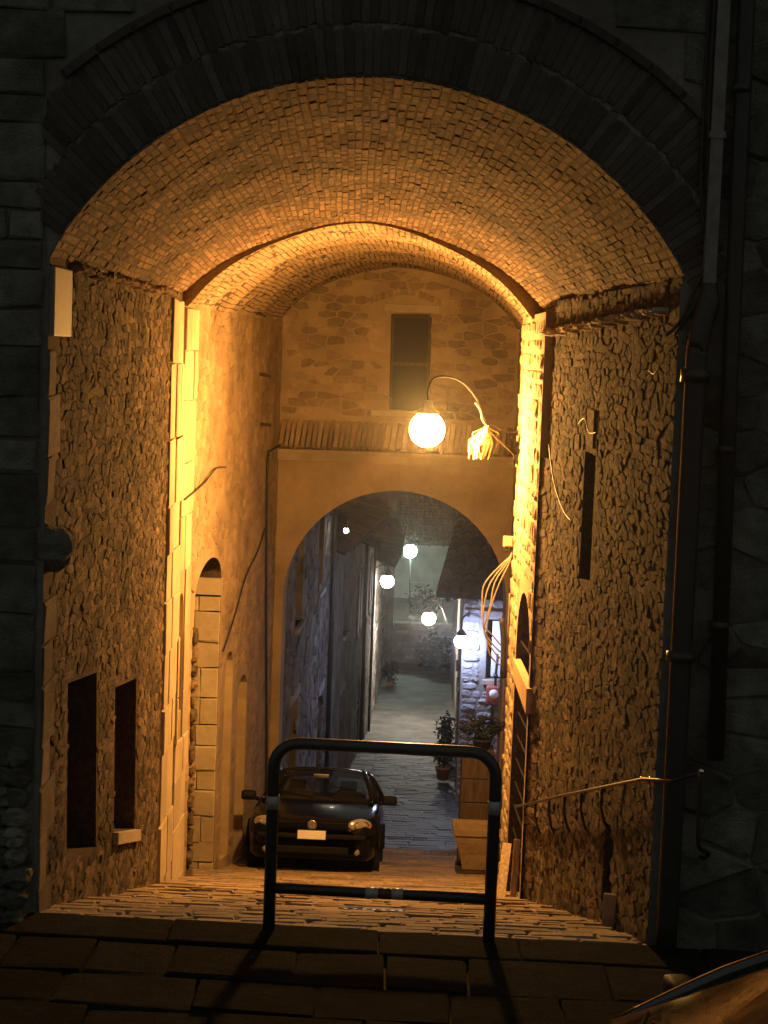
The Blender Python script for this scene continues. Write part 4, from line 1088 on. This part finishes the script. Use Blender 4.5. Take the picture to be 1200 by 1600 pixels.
def build_ramp_props():
    z = G(13.6)
    t = thing('wooden_cabinet', 'tall narrow wooden cabinet of stacked boards beyond the pier on the right', 'cabinet', (1.28, 13.6, z))
    for k in range(5):
        zz = z+.02+k*.335
        MB().box((1.05, 13.35, zz), (1.47, 13.85, zz+.322), None, .01).build('board', 'old_wood', t)
    MB().box((1.02, 13.32, z+1.70), (1.50, 13.88, z+1.735), None, .008).build('top', 'old_wood', t)
    MB().box((1.07, 13.34, z-.08), (1.12, 13.4, z+.02)).build('leg', 'dark_wood', t); MB().box((1.40, 13.34, z-.08), (1.45, 13.4, z+.02)).build('leg', 'dark_wood', t)
    bush('potted_shrub', 'dark leafy shrub in a pot standing on the wooden cabinet', (1.33, 13.6, z+1.735+.30), (.34, .26, .17), 420, 'leaf', 5, (.14, .16), leaf=.045, potmat='dark_wood')
    z = G(12.3)
    t = thing('clay_trough', 'tapered clay trough on dark planks behind the right barrier post', 'trough', (1.2, 12.3, z))
    v = []
    for zz, hx, hy in ((.10, .17, .17), (.3, .21, .2), (.48, .27, .25), (.58, .29, .27), (.585, .31, .29), (.66, .31, .29), (.66, .27, .25), (.62, .26, .24)):
        v += [(1.23+sx*hx, 12.35+sy*hy, z+zz) for sx, sy in ((-1, -1), (1, -1), (1, 1), (-1, 1))]
    f = [(4*i+k, 4*i+(k+1) % 4, 4*i+4+(k+1) % 4, 4*i+4+k) for i in range(7) for k in range(4)]+[(28, 29, 30, 31)]
    mesh_obj('basin', v, f, 'end_stone', t)
    for k in range(3): MB().box((.98, 12.08+k*.2, z-.02-.0*k), (1.46, 12.22+k*.2, z+.09), None, .006).build('support_plank', 'dark_wood', t)
    # boards leaning at the foot of the pier
    for k, (x, y0, lab) in enumerate(((1.22, 6.35, 'nearer'), (1.12, 6.75, 'farther'))):
        zz = G(y0)
        o = MB().box((-.045, -.012, 0), (.045, .012, .72-.1*k), Matrix.Translation((x-.06, y0-.4, zz+.06)) @ Matrix.Rotation(-.9+.1*k, 4, 'X') @ Matrix.Rotation(.12, 4, 'Y'), .004).build('loose_board', 'pale_wood')
        tag(o, 'short pale board lying at the foot of the doorway, %s of two' % lab, 'board')
    o = MB().box((-.03, -.01, 0), (.03, .01, .55), Matrix.Translation((1.27, 5.75, G(5.75)+.03)) @ Matrix.Rotation(.06, 4, 'Y') @ Matrix.Rotation(-.3, 4, 'X'), .003).build('loose_board', 'pale_wood')
    tag(o, 'upright splinter of pale wood leaning in the doorway corner', 'board')
    o = MB().box((-.05, -.015, 0), (.05, .015, .26), Matrix.Translation((1.62, 1.25, G(1.25)+.02)) @ Matrix.Rotation(.25, 4, 'X') @ Matrix.Rotation(-.2, 4, 'Z'), .008).build('stone_shard', 'pale_slab')
    tag(o, 'pale stone shard leaning at the foot of the right wall', 'stone')
build_ramp_props()

# ------------------------------------------------------------------ houses down the alley
def opening(t, fm, u0, u1, v0, v1, kind, shutter='grey_wood', slope=0):
    """one window or door: frame standing in its hole with pane, shutters or leaf"""
    def bx(ua, ub, va, vb, da, db, nm, mat, par):
        q = [(ua, va), (ub, va), (ub, vb), (ua, vb)]
        return MB().add([fm(u, v, da) for u, v in q]+[fm(u, v, db) for u, v in q], [(0, 1, 2, 3), (7, 6, 5, 4), (0, 4, 5, 1), (1, 5, 6, 2), (2, 6, 7, 3), (3, 7, 4, 0)]).build(nm, mat, par)
    if kind == 'door':
        d = bx(u0, u1, v0, v1, -.22, -.28, 'door', 'dark_wood', t)
        n = max(2, int((u1-u0)/.22))
        for k in range(n): bx(lerp(u0, u1, k/n)+.01, lerp(u0, u1, (k+1)/n)-.01, v0+.02, v1-.02, -.19, -.22, 'board', 'dark_wood', d)
        bx(u0-.10, u1+.10, v1, v1+.18, .03, -.1, 'lintel', 'grey_stone', t)
    else:
        w = bx(u0, u1, v0, v1, -.20, -.215, 'window', 'window_glass', t)
        m = (u0+u1)/2
        for a, b in ((u0, u0+.05), (u1-.05, u1), (m-.025, m+.025)): bx(a, b, v0, v1, -.17, -.20, 'frame', 'grey_wood', w)
        bx(u0-.1, u1+.1, v0-.09, v0-.0, .07, -.1, 'sill', 'grey_stone', t)
        if kind == 'shuttered':
            for a, b in ((u0-.5, u0-.02), (u1+.02, u1+.5)):
                s = bx(a, b, v0, v1, .05, .015, 'shutter', shutter, t)
def roof_slab(t, pts, th=.14, mat='roof_tile', tiles=None):
    """sloping roof: slab of four corners eave_near, eave_far, ridge_far, ridge_near plus rows of round tiles"""
    P = [Vector(p) for p in pts]
    r = mesh_obj('roof', P+[p-Vector((0, 0, th)) for p in P], [(0, 1, 2, 3), (7, 6, 5, 4), (0, 4, 5, 1), (1, 5, 6, 2), (2, 6, 7, 3), (3, 7, 4, 0)], 'dark_wood', t)
    n = int((P[1]-P[0]).length/.24); mb = MB()
    for k in range(n):
        a = P[0].lerp(P[1], (k+.5)/n); b = P[3].lerp(P[2], (k+.5)/n)
        d = (b-a).normalized(); pp = []
        seg = max(2, int((b-a).length/.4))
        for i in range(seg):
            p0 = a.lerp(b, i/seg)-d*.05; p1 = a.lerp(b, (i+1)/seg)
            mb.tube([p0+Vector((0, 0, .03+.015)), p1+Vector((0, 0, .02))], [.105, .085], 7, 0, True)
    o = mb.build('tiles', mat, r); o['kind'] = 'stuff'
    for k in range(int((P[1]-P[0]).length/.7)+1):   # rafters under the eave
        a = P[0].lerp(P[1], k*.7/(P[1]-P[0]).length); d = (P[3]-P[0]).normalized()
        MB().tube([a-Vector((0, 0, th+.05))+d*.05, a-Vector((0, 0, th+.05))+d*.8], .05, 4).build('rafter', 'dark_wood', r)
def build_alley():
    random.seed(55)
    # left, nearest: tall
    t = thing('stone_house', 'tall dark stone house just beyond the far arch on the left', 'house', (-1.8, 17.7, -4.6), 'houses along the alley')
    fm = wall_map((-1.76, 17.66), (-1.30, 26.5), 1)
    W = [(19.4, 20.5, -1.3, .5), (23.3, 24.3, -1.2, .6)]; D = [(19.0, 20.3, -4.9, -2.6), (24.2, 25.2, -5.5, -3.4)]
    hs = [[(a, c), (a, d), (b, d), (b, c)] for a, b, c, d in W+D]
    panel('wall', [(17.66, -5.6), (17.66, 4.5), (26.5, 4.5), (26.5, -6.6)], hs, fm, 'house_plaster', t, .3)
    for a, b, c, d in W: opening(t, fm, a, b, c, d, 'window')
    for a, b, c, d in D: opening(t, fm, a, b, c, d, 'door')
    rubble_fill('stone', 'dark_stone', t, fm, 17.7, 26.4, -5.9, 2.2, .45, .24, (.003, .03), hs, 150, .014, low=lambda u: G(u)-.1, keep=.8, rest='wall_stones')
    mesh_obj('gable_end', [(-1.30, 26.5, -6.6), (-7, 26.5, -6.6), (-7, 26.5, 4.5), (-1.30, 26.5, 4.5)], [(0, 1, 2, 3)], 'house_plaster', t)
    mesh_obj('eave', [(-1.2, 17.6, 4.5), (-.75, 26.7, 4.5), (-7, 26.7, 6.2), (-7, 17.6, 6.2), (-1.2, 17.6, 4.36), (-.75, 26.7, 4.36), (-7, 26.7, 6.05), (-7, 17.6, 6.05)], [(0, 1, 2, 3), (7, 6, 5, 4), (0, 4, 5, 1), (1, 5, 6, 2), (2, 6, 7, 3), (3, 7, 4, 0)], 'roof_tile', t)
    MB().tube([fm(25.9, -6, .07), fm(25.9, 4.3, .07)], .05, 10).build('drainpipe', 'dark_pipe', t, True)
    # left, second: dark flank and a broad low eave
    t = thing('stone_house', 'narrow dark house under a broad low tiled eave on the left of the alley', 'house', (-1.2, 26.5, -6), 'houses along the alley')
    fm = wall_map((-1.22, 26.5), (-.90, 31.8), 1)
    hs = [[(28.6, -6.2), (28.6, -4.2), (29.7, -4.2), (29.7, -6.3)], [(28.8, -2.9), (28.8, -1.6), (29.7, -1.6), (29.7, -2.9)]]
    panel('wall', [(26.5, -6.9), (26.5, -.75), (31.8, -.75), (31.8, -7.6)], hs, fm, 'house_plaster', t)
    opening(t, fm, 28.6, 29.7, -6.25, -4.2, 'door'); opening(t, fm, 28.8, 29.7, -2.9, -1.6, 'window')
    mesh_obj('gable_end', [(-1.22, 26.5, -6.6), (-7, 26.5, -6.6), (-7, 26.5, .9), (-1.22, 26.5, -.75)], [(0, 1, 2, 3)], 'house_plaster', t)
    roof_slab(t, [(-.98, 26.75, -.62), (-.12, 34.2, -.62), (-3.6, 34.6, .75), (-4.4, 26.6, .75)])
    # left, third: lit
    t = thing('stone_house', 'lit grey plastered house with shutters in the middle of the left alley row', 'house', (-.8, 32, -7), 'houses along the alley')
    fm = wall_map((-.90, 31.8), (-.64, 44.8), 1)
    W = [(33.4, 34.3, -3.6, -2.0), (37.4, 38.4, -3.9, -2.2), (41.6, 42.6, -4.2, -2.6)]; D = [(35.3, 36.5, -7.2, -5.0), (39.8, 41.0, -7.9, -5.6)]
    hs = [[(a, c), (a, d), (b, d), (b, c)] for a, b, c, d in W+D]
    panel('wall', [(31.8, -7.8), (31.8, -.8), (44.8, -1.6), (44.8, -9.2)], hs, fm, 'house_plaster', t)
    for a, b, c, d in W: opening(t, fm, a, b, c, d, 'shuttered')
    for a, b, c, d in D: opening(t, fm, a, b, c, d, 'door')
    P = Pieces('stone', 'grey_stone', t, 'stone', 60, 8, dome=.35)
    fill_rows(P, fm, 31.9, 44.7, -8.6, -1.8, (.4, .9), (.22, .4), (.0, .03), rectpoly_block(hs), .04, .01, .04, low=lambda u: G(u)-.1); P.finish('wall_stones')
    roof_slab(t, [(-.35, 34.7, -1.35), (-.22, 44.9, -1.45), (-4.4, 45, .1), (-4.6, 34.7, .3)])
    MB().tube([fm(36.9, -7.4, .06), fm(36.9, -1.3, .06)], .045, 8).build('drainpipe', 'dark_pipe', t, True)
    MB().tube([fm(43.9, -8.3, .06), fm(43.9, -1.6, .06)], .045, 8).build('drainpipe', 'dark_pipe', t, True)
    # left, fourth
    t = thing('stone_house', 'farther house with a low eave above the white wall lamp', 'house', (-.5, 45, -8.5), 'houses along the alley')
    fm = wall_map((-.62, 44.9), (-.24, 60.8), 1)
    W = [(47.5, 48.5, -5.6, -4.4), (53.0, 54.0, -6.0, -4.6)]; D = [(50.0, 51.2, -8.9, -6.8), (56.5, 57.6, -9.2, -7.0)]
    hs = [[(a, c), (a, d), (b, d), (b, c)] for a, b, c, d in W+D]
    panel('wall', [(44.9, -9.3), (44.9, -3.1), (60.8, -3.6), (60.8, -10)], hs, fm, 'house_plaster', t)
    for a, b, c, d in W: opening(t, fm, a, b, c, d, 'window')
    for a, b, c, d in D: opening(t, fm, a, b, c, d, 'door')
    P = Pieces('stone', 'grey_stone', t, 'stone', 40, 8, dome=.35)
    fill_rows(P, fm, 45, 60.7, -9.6, -3.7, (.5, 1.0), (.25, .45), (.0, .03), rectpoly_block(hs), .04, .01, .04, low=lambda u: G(u)-.1); P.finish('wall_stones')
    mesh_obj('gable_end', [(-.62, 44.9, -9.3), (-6, 44.9, -9.3), (-6, 44.9, -1.6), (-.62, 44.9, -3.1)], [(0, 1, 2, 3)], 'house_plaster', t)
    roof_slab(t, [(.10, 45.0, -3.05), (.32, 52, -3.05), (-3.2, 52.4, -1.75), (-3.4, 45, -1.75)])
    # gabled house behind
    t = thing('gabled_house', 'small pale gabled house rising behind the low eave', 'house', (-.9, 62, -9.5), 'houses along the alley')
    mesh_obj('wall', [(-2.4, 61.5, -10), (.05, 61.5, -10), (.05, 61.5, -4.2), (-.75, 61.5, -2.55), (-2.4, 61.5, -4.2)], [(0, 1, 2, 3, 4)], 'house_plaster', t)
    mesh_obj('side_wall', [(.05, 61.5, -10), (.05, 68, -10), (.05, 68, -4.2), (.05, 61.5, -4.2)], [(0, 1, 2, 3)], 'house_plaster', t)
    roof_slab(t, [(.30, 61.1, -4.65), (.30, 68, -4.65), (-.75, 68, -2.4), (-.75, 61.1, -2.4)])
    roof_slab(t, [(-2.7, 61.1, -4.4), (-2.7, 68, -4.4), (-.77, 68, -2.4), (-.77, 61.1, -2.4)])
    MB().box((-.35, 63.5, -3.4), (.05, 64.0, -1.75)).build('chimney', 'house_plaster', t)
    # boundary wall closing the alley
    t = thing('garden_wall', 'low rough stone wall closing the far end of the alley', 'wall', (1.2, 63.5, -9.6))
    fm = lambda u, v, d: Vector((u, 63.5-d, v))
    MB().box((-.6, 63.5, -10.2), (4.2, 64.1, -7.95)).build('core', 'grey_mortar', t)
    P = Pieces('stone', 'grey_stone', t, 'stone', 120, 10, dome=.4)
    fill_rows(P, fm, -.55, 4.15, -10, -7.98, (.3, .7), (.18, .32), (.01, .06), None, .03, .01, .04); P.finish()
    P = Pieces('coping_stone', 'grey_stone', t, 'brick', 30, 4, jit=.05, ch=.05); x = -.6
    while x < 4.1: P.put((x+.35, 63.75, -7.9), (1, 0, 0), (0, 1, 0), (0, 0, 1), (.68, .75, .14), x); x += .7
    P.finish()
    # green lit house
    t = thing('plastered_house', 'pale plastered house washed in greenish lamplight at the far end', 'house', (2, 77, -9), 'houses along the alley')
    fm = lambda u, v, d: Vector((u, 77-d, v))
    win = [[(3.2, -8.1), (3.2, -6.9), (4.1, -6.9), (4.1, -8.1)]]
    panel('wall', [(-1.5, -11), (-1.5, -5.75), (7, -5.75), (7, -11)], win, fm, 'green_lit_plaster', t)
    opening(t, fm, 3.2, 4.1, -8.1, -6.9, 'window')
    MB().box((-1.5, 76.9, -7.86), (7, 76.998, -7.80)).build('string_course', 'green_lit_plaster', t)
    roof_slab(t, [(7.3, 76.5, -5.75), (-1.8, 76.5, -5.75), (-1.8, 82, -4.0), (7.3, 82, -4.0)])
    # upper terrace the post lamp stands on
    o = mesh_obj('terrace', [(-3, 64.1, -8.1), (8, 64.1, -8.1), (8, 77, -8.6), (-3, 77, -8.6)], [(0, 1, 2, 3)], 'earth'); tag(o, 'dark earth terrace behind the low stone wall', 'terrace', kind='structure')
    # right: stone house facing us
    t = thing('stone_house', 'rough stone house in blue-white lamplight on the right of the alley', 'house', (2, 25, -5.6), 'houses along the alley')
    fm = lambda u, v, d: Vector((u, 24.8-d, v))
    win = [(1.94, -3.02), (1.94, -1.80), (2.75, -1.80), (2.75, -3.02)]
    panel('wall', [(1.44, -6.4), (1.44, -1.2), (6, -1.2), (6, -6.4)], [win], fm, 'grey_mortar', t, .3)
    w = MB().box((1.95, 25.0, -3.02), (2.75, 25.02, -1.80)).build('window', 'window_glass', t)
    MB().box((1.94, 24.93, -3.02), (2.02, 25.0, -1.80)).build('frame', 'dark_wood', w)
    MB().box((2.05, 24.86, -2.98), (2.32, 24.90, -1.84), None, .006).build('shutter', 'white_shutter', t)
    MB().box((2.335, 24.86, -2.98), (2.62, 24.90, -1.84), None, .006).build('shutter', 'white_shutter', t)
    MB().box((1.88, 24.70, -3.13), (2.82, 25.0, -3.03), None, .012).build('sill', 'pale_slab', t)
    MB().box((1.80, 24.74, -1.79), (2.9, 25.0, -1.62), None, .012).build('lintel', 'grey_stone', t)
    P = Pieces('stone', 'blue_house_stone', t, 'stone', 260, 14, n=10, rough=.14, dome=.35, sq=.34)
    bl = rectpoly_block([[(1.82, -3.12), (1.82, -1.62), (2.88, -1.62), (2.88, -3.12)]])
    fill_rows(P, fm, 1.45, 4.2, -5.9, -1.22, (.16, .42), (.10, .2), (.01, .05), bl, .025, .008, .03); P.finish()
    f4 = wall_map((1.44, 24.8), (2.12, 44.8), -1)
    W = [(28, 29, -3.8, -2.4), (35, 36, -4.6, -3.2)]; D = [(31.5, 32.6, -6.7, -4.6)]
    hs = [[(a, c), (a, d), (b, d), (b, c)] for a, b, c, d in W+D]
    panel('alley_wall', [(24.8, -6.4), (24.8, -1.2), (44.8, -3.0), (44.8, -9.3)], hs, f4, 'house_plaster', t)
    for a, b, c, d in W: opening(t, f4, a, b, c, d, 'window')
    for a, b, c, d in D: opening(t, f4, a, b, c, d, 'door')
    roof_slab(t, [(6.0, 24.15, -1.18), (.86, 24.25, -1.18), (1.75, 32.5, .55), (6.4, 32.5, .55)])
    t = thing('stone_house', 'plain dark house at the far right of the alley behind the bracket lamp', 'house', (2.3, 46, -8.6), 'houses along the alley')
    f5 = wall_map((2.12, 44.85), (2.55, 63.5), -1)
    hs = [[(49, -8.6), (49, -6.6), (50.1, -6.6), (50.1, -8.7)]]
    panel('wall', [(44.85, -9.3), (44.85, -3.9), (63.5, -4.6), (63.5, -10.2)], hs, f5, 'house_plaster', t)
    opening(t, f5, 49, 50.1, -8.65, -6.6, 'door')
    mesh_obj('gable_end', [(2.12, 44.85, -9.3), (7, 44.85, -9.3), (7, 44.85, -2.4), (2.12, 44.85, -3.9)], [(3, 2, 1, 0)], 'house_plaster', t)
    roof_slab(t, [(1.85, 44.6, -3.95), (2.3, 63.5, -4.7), (6.5, 63.5, -3.2), (6.5, 44.6, -2.4)])
    # short yard wall on the right between the arch and the stone house
    t = thing('yard_wall', 'dark yard wall linking the far arch to the stone house', 'wall', (2.6, 21, -5))
    MB().box((2.5, 17.66, -6.2), (2.8, 24.78, -1.9)).build('core', 'grey_mortar', t)
    P = Pieces('stone', 'grey_stone', t, 'stone', 60, 6, dome=.35)
    fill_rows(P, wall_map((2.5, 17.66), (2.5, 24.78), -1), 17.7, 24.7, -5.9, -1.95, (.4, .8), (.25, .4), (.01, .04), None, .03, .01, .03); P.finish()
    # meter on the house front
    t = thing('gas_meter', 'dark red gas meter with pipes on the stone house front', 'meter', (2.1, 24.7, -3.6))
    MB().box((1.96, 24.52, -3.52), (2.26, 24.72, -3.12), None, .05).build('case', 'meter_red', t, True)
    MB().lathe([(.001, -.01), (.09, -.005), (.10, .02)], 16, Matrix.Translation((2.11, 24.51, -3.28)) @ Matrix.Rotation(-math.pi/2, 4, 'X')).build('dial', 'plate_white', t, True)
    MB().tube([(2.14, 24.62, -3.12), (2.14, 24.62, -2.9), (2.16, 24.64, -2.6), (2.16, 24.7, -2.5)], .028, 8, 3).build('pipe', 'iron', t, True)
    MB().tube([(2.10, 24.62, -3.52), (2.10, 24.62, -3.9), (2.10, 24.7, -4.0)], .025, 8, 3).build('pipe', 'iron', t, True)
    MB().tube([(2.14, 24.55, -2.92), (2.14, 24.70, -2.92)], .05, 10).build('valve', 'iron', t, True)
build_alley()

# ------------------------------------------------------------------ alley lamps
def lantern(label, c, r, mat, arm, hood=True, ar=.02):
    t = thing('wall_lamp', label, 'lamp', arm[0], 'lamps down the alley')
    c = Vector(c)
    MB().tube(arm, ar, 8, 4).build('arm', 'iron', t, True)
    if hood: MB().lathe([(.02, r*1.9), (.04, r*1.75), (r*.8, r*1.15), (r*1.05, r*.92), (r*.7, r*.9)], 18, Matrix.Translation(c)).build('hood', 'iron', t, True)
    MB().ball(c, r, 16).build('globe', mat, t, True)
def build_lamps():
    lantern('small faint yellow-white lamp high on the tall dark house', (-1.00, 25.1, -.13), .05, 'small_bulb', [(-1.40, 25.2, .15), (-1.15, 25.15, .22), (-1.0, 25.1, .16), (-1.0, 25.1, -.02)])
    lantern('blue-white lamp on the corner of the stone house', (1.40, 24.36, -2.20), .135, 'blue_globe', [(1.55, 24.78, -1.75), (1.50, 24.5, -1.68), (1.41, 24.38, -1.75), (1.40, 24.36, -1.95)])
    lantern('white lamp on a curved bracket above the bright patch of alley', (1.20, 46.9, -5.12), .22, 'white_globe', [(2.12, 46.9, -5.75), (1.80, 46.9, -5.2), (1.60, 46.9, -4.72), (1.35, 46.9, -4.55), (1.20, 46.9, -4.65), (1.20, 46.9, -4.75)])
    lantern('white wall lamp under the low eave on the left', (-.20, 46.6, -3.90), .22, 'wall_globe', [(-.62, 46.6, -3.5), (-.40, 46.6, -3.38), (-.20, 46.6, -3.42), (-.20, 46.6, -3.52)])
    t = thing('street_lamp', 'greenish white globe on a thin post behind the low stone wall', 'lamp', (.74, 68.8, -8.2))
    MB().tube([(.80, 68.8, -8.3), (.72, 68.8, -5.65)], .035, 8).build('post', 'rubber', t, True)
    MB().ball((.70, 68.8, -5.36), .30, 16).build('globe', 'green_globe', t, True)
    MB().lathe([(.02, .45), (.2, .33), (.21, .30), (.05, .29)], 16, Matrix.Translation((.70, 68.8, -5.36))).build('cap', 'iron', t, True)
build_lamps()
# plants in the alley
for i, (x, y, h, lab) in enumerate(((1.42, 29.2, .34, 'nearest of three along the stone house side wall'), (1.62, 34.0, .36, 'middle of three along the stone house side wall'), (1.72, 37.5, .42, 'farthest of three along the stone house side wall'))):
    bush('potted_plant', 'dark potted plant, '+lab, (x-.12, y, G(y)+.30+h), (.24, .24, h), 260, 'leaf', 60+i, (.17, .30), leaf=.07)
bush('round_shrub', 'dark round shrub behind the low wall beside the lamp post', (1.35, 66.5, -7.35), (.75, .6, .75), 600, 'leaf', 70, None, leaf=.11)
bush('dark_shrub', 'large dark shrub against the wall at the end of the alley', (1.75, 61.8, -8.75), (.75, .6, .95), 800, 'leaf', 71, None, leaf=.12)
bush('doorstep_plant', 'small leafy plant at the foot of the far left house', (.02, 57.0, G(57)+.45), (.3, .5, .45), 260, 'leaf', 72, (.2, .25), leaf=.09)

# ------------------------------------------------------------------ thin night mist, its scatter shaped to imitate lens bloom round the lamps
hz = MB().box((-30, -14, -17.5), (30, 86, 10.5)).build('haze', 'void_dark'); tag(hz, 'thin night mist added to imitate lens glow round the lamps', 'haze', kind='stuff')
hm = bpy.data.materials.new('bloom_haze'); hm.use_nodes = True; hn = hm.node_tree; hn.nodes.clear()
ho = hn.nodes.new('ShaderNodeOutputMaterial'); hv = hn.nodes.new('ShaderNodeVolumePrincipled')
hv.inputs['Color'].default_value = (.9, .9, .9, 1); hv.inputs['Density'].default_value = .0005; hv.inputs['Anisotropy'].default_value = .95
hn.links.new(hv.outputs[0], ho.inputs['Volume']); hm.cycles.homogeneous_volume = True; hz.data.materials.clear(); hz.data.materials.append(hm)
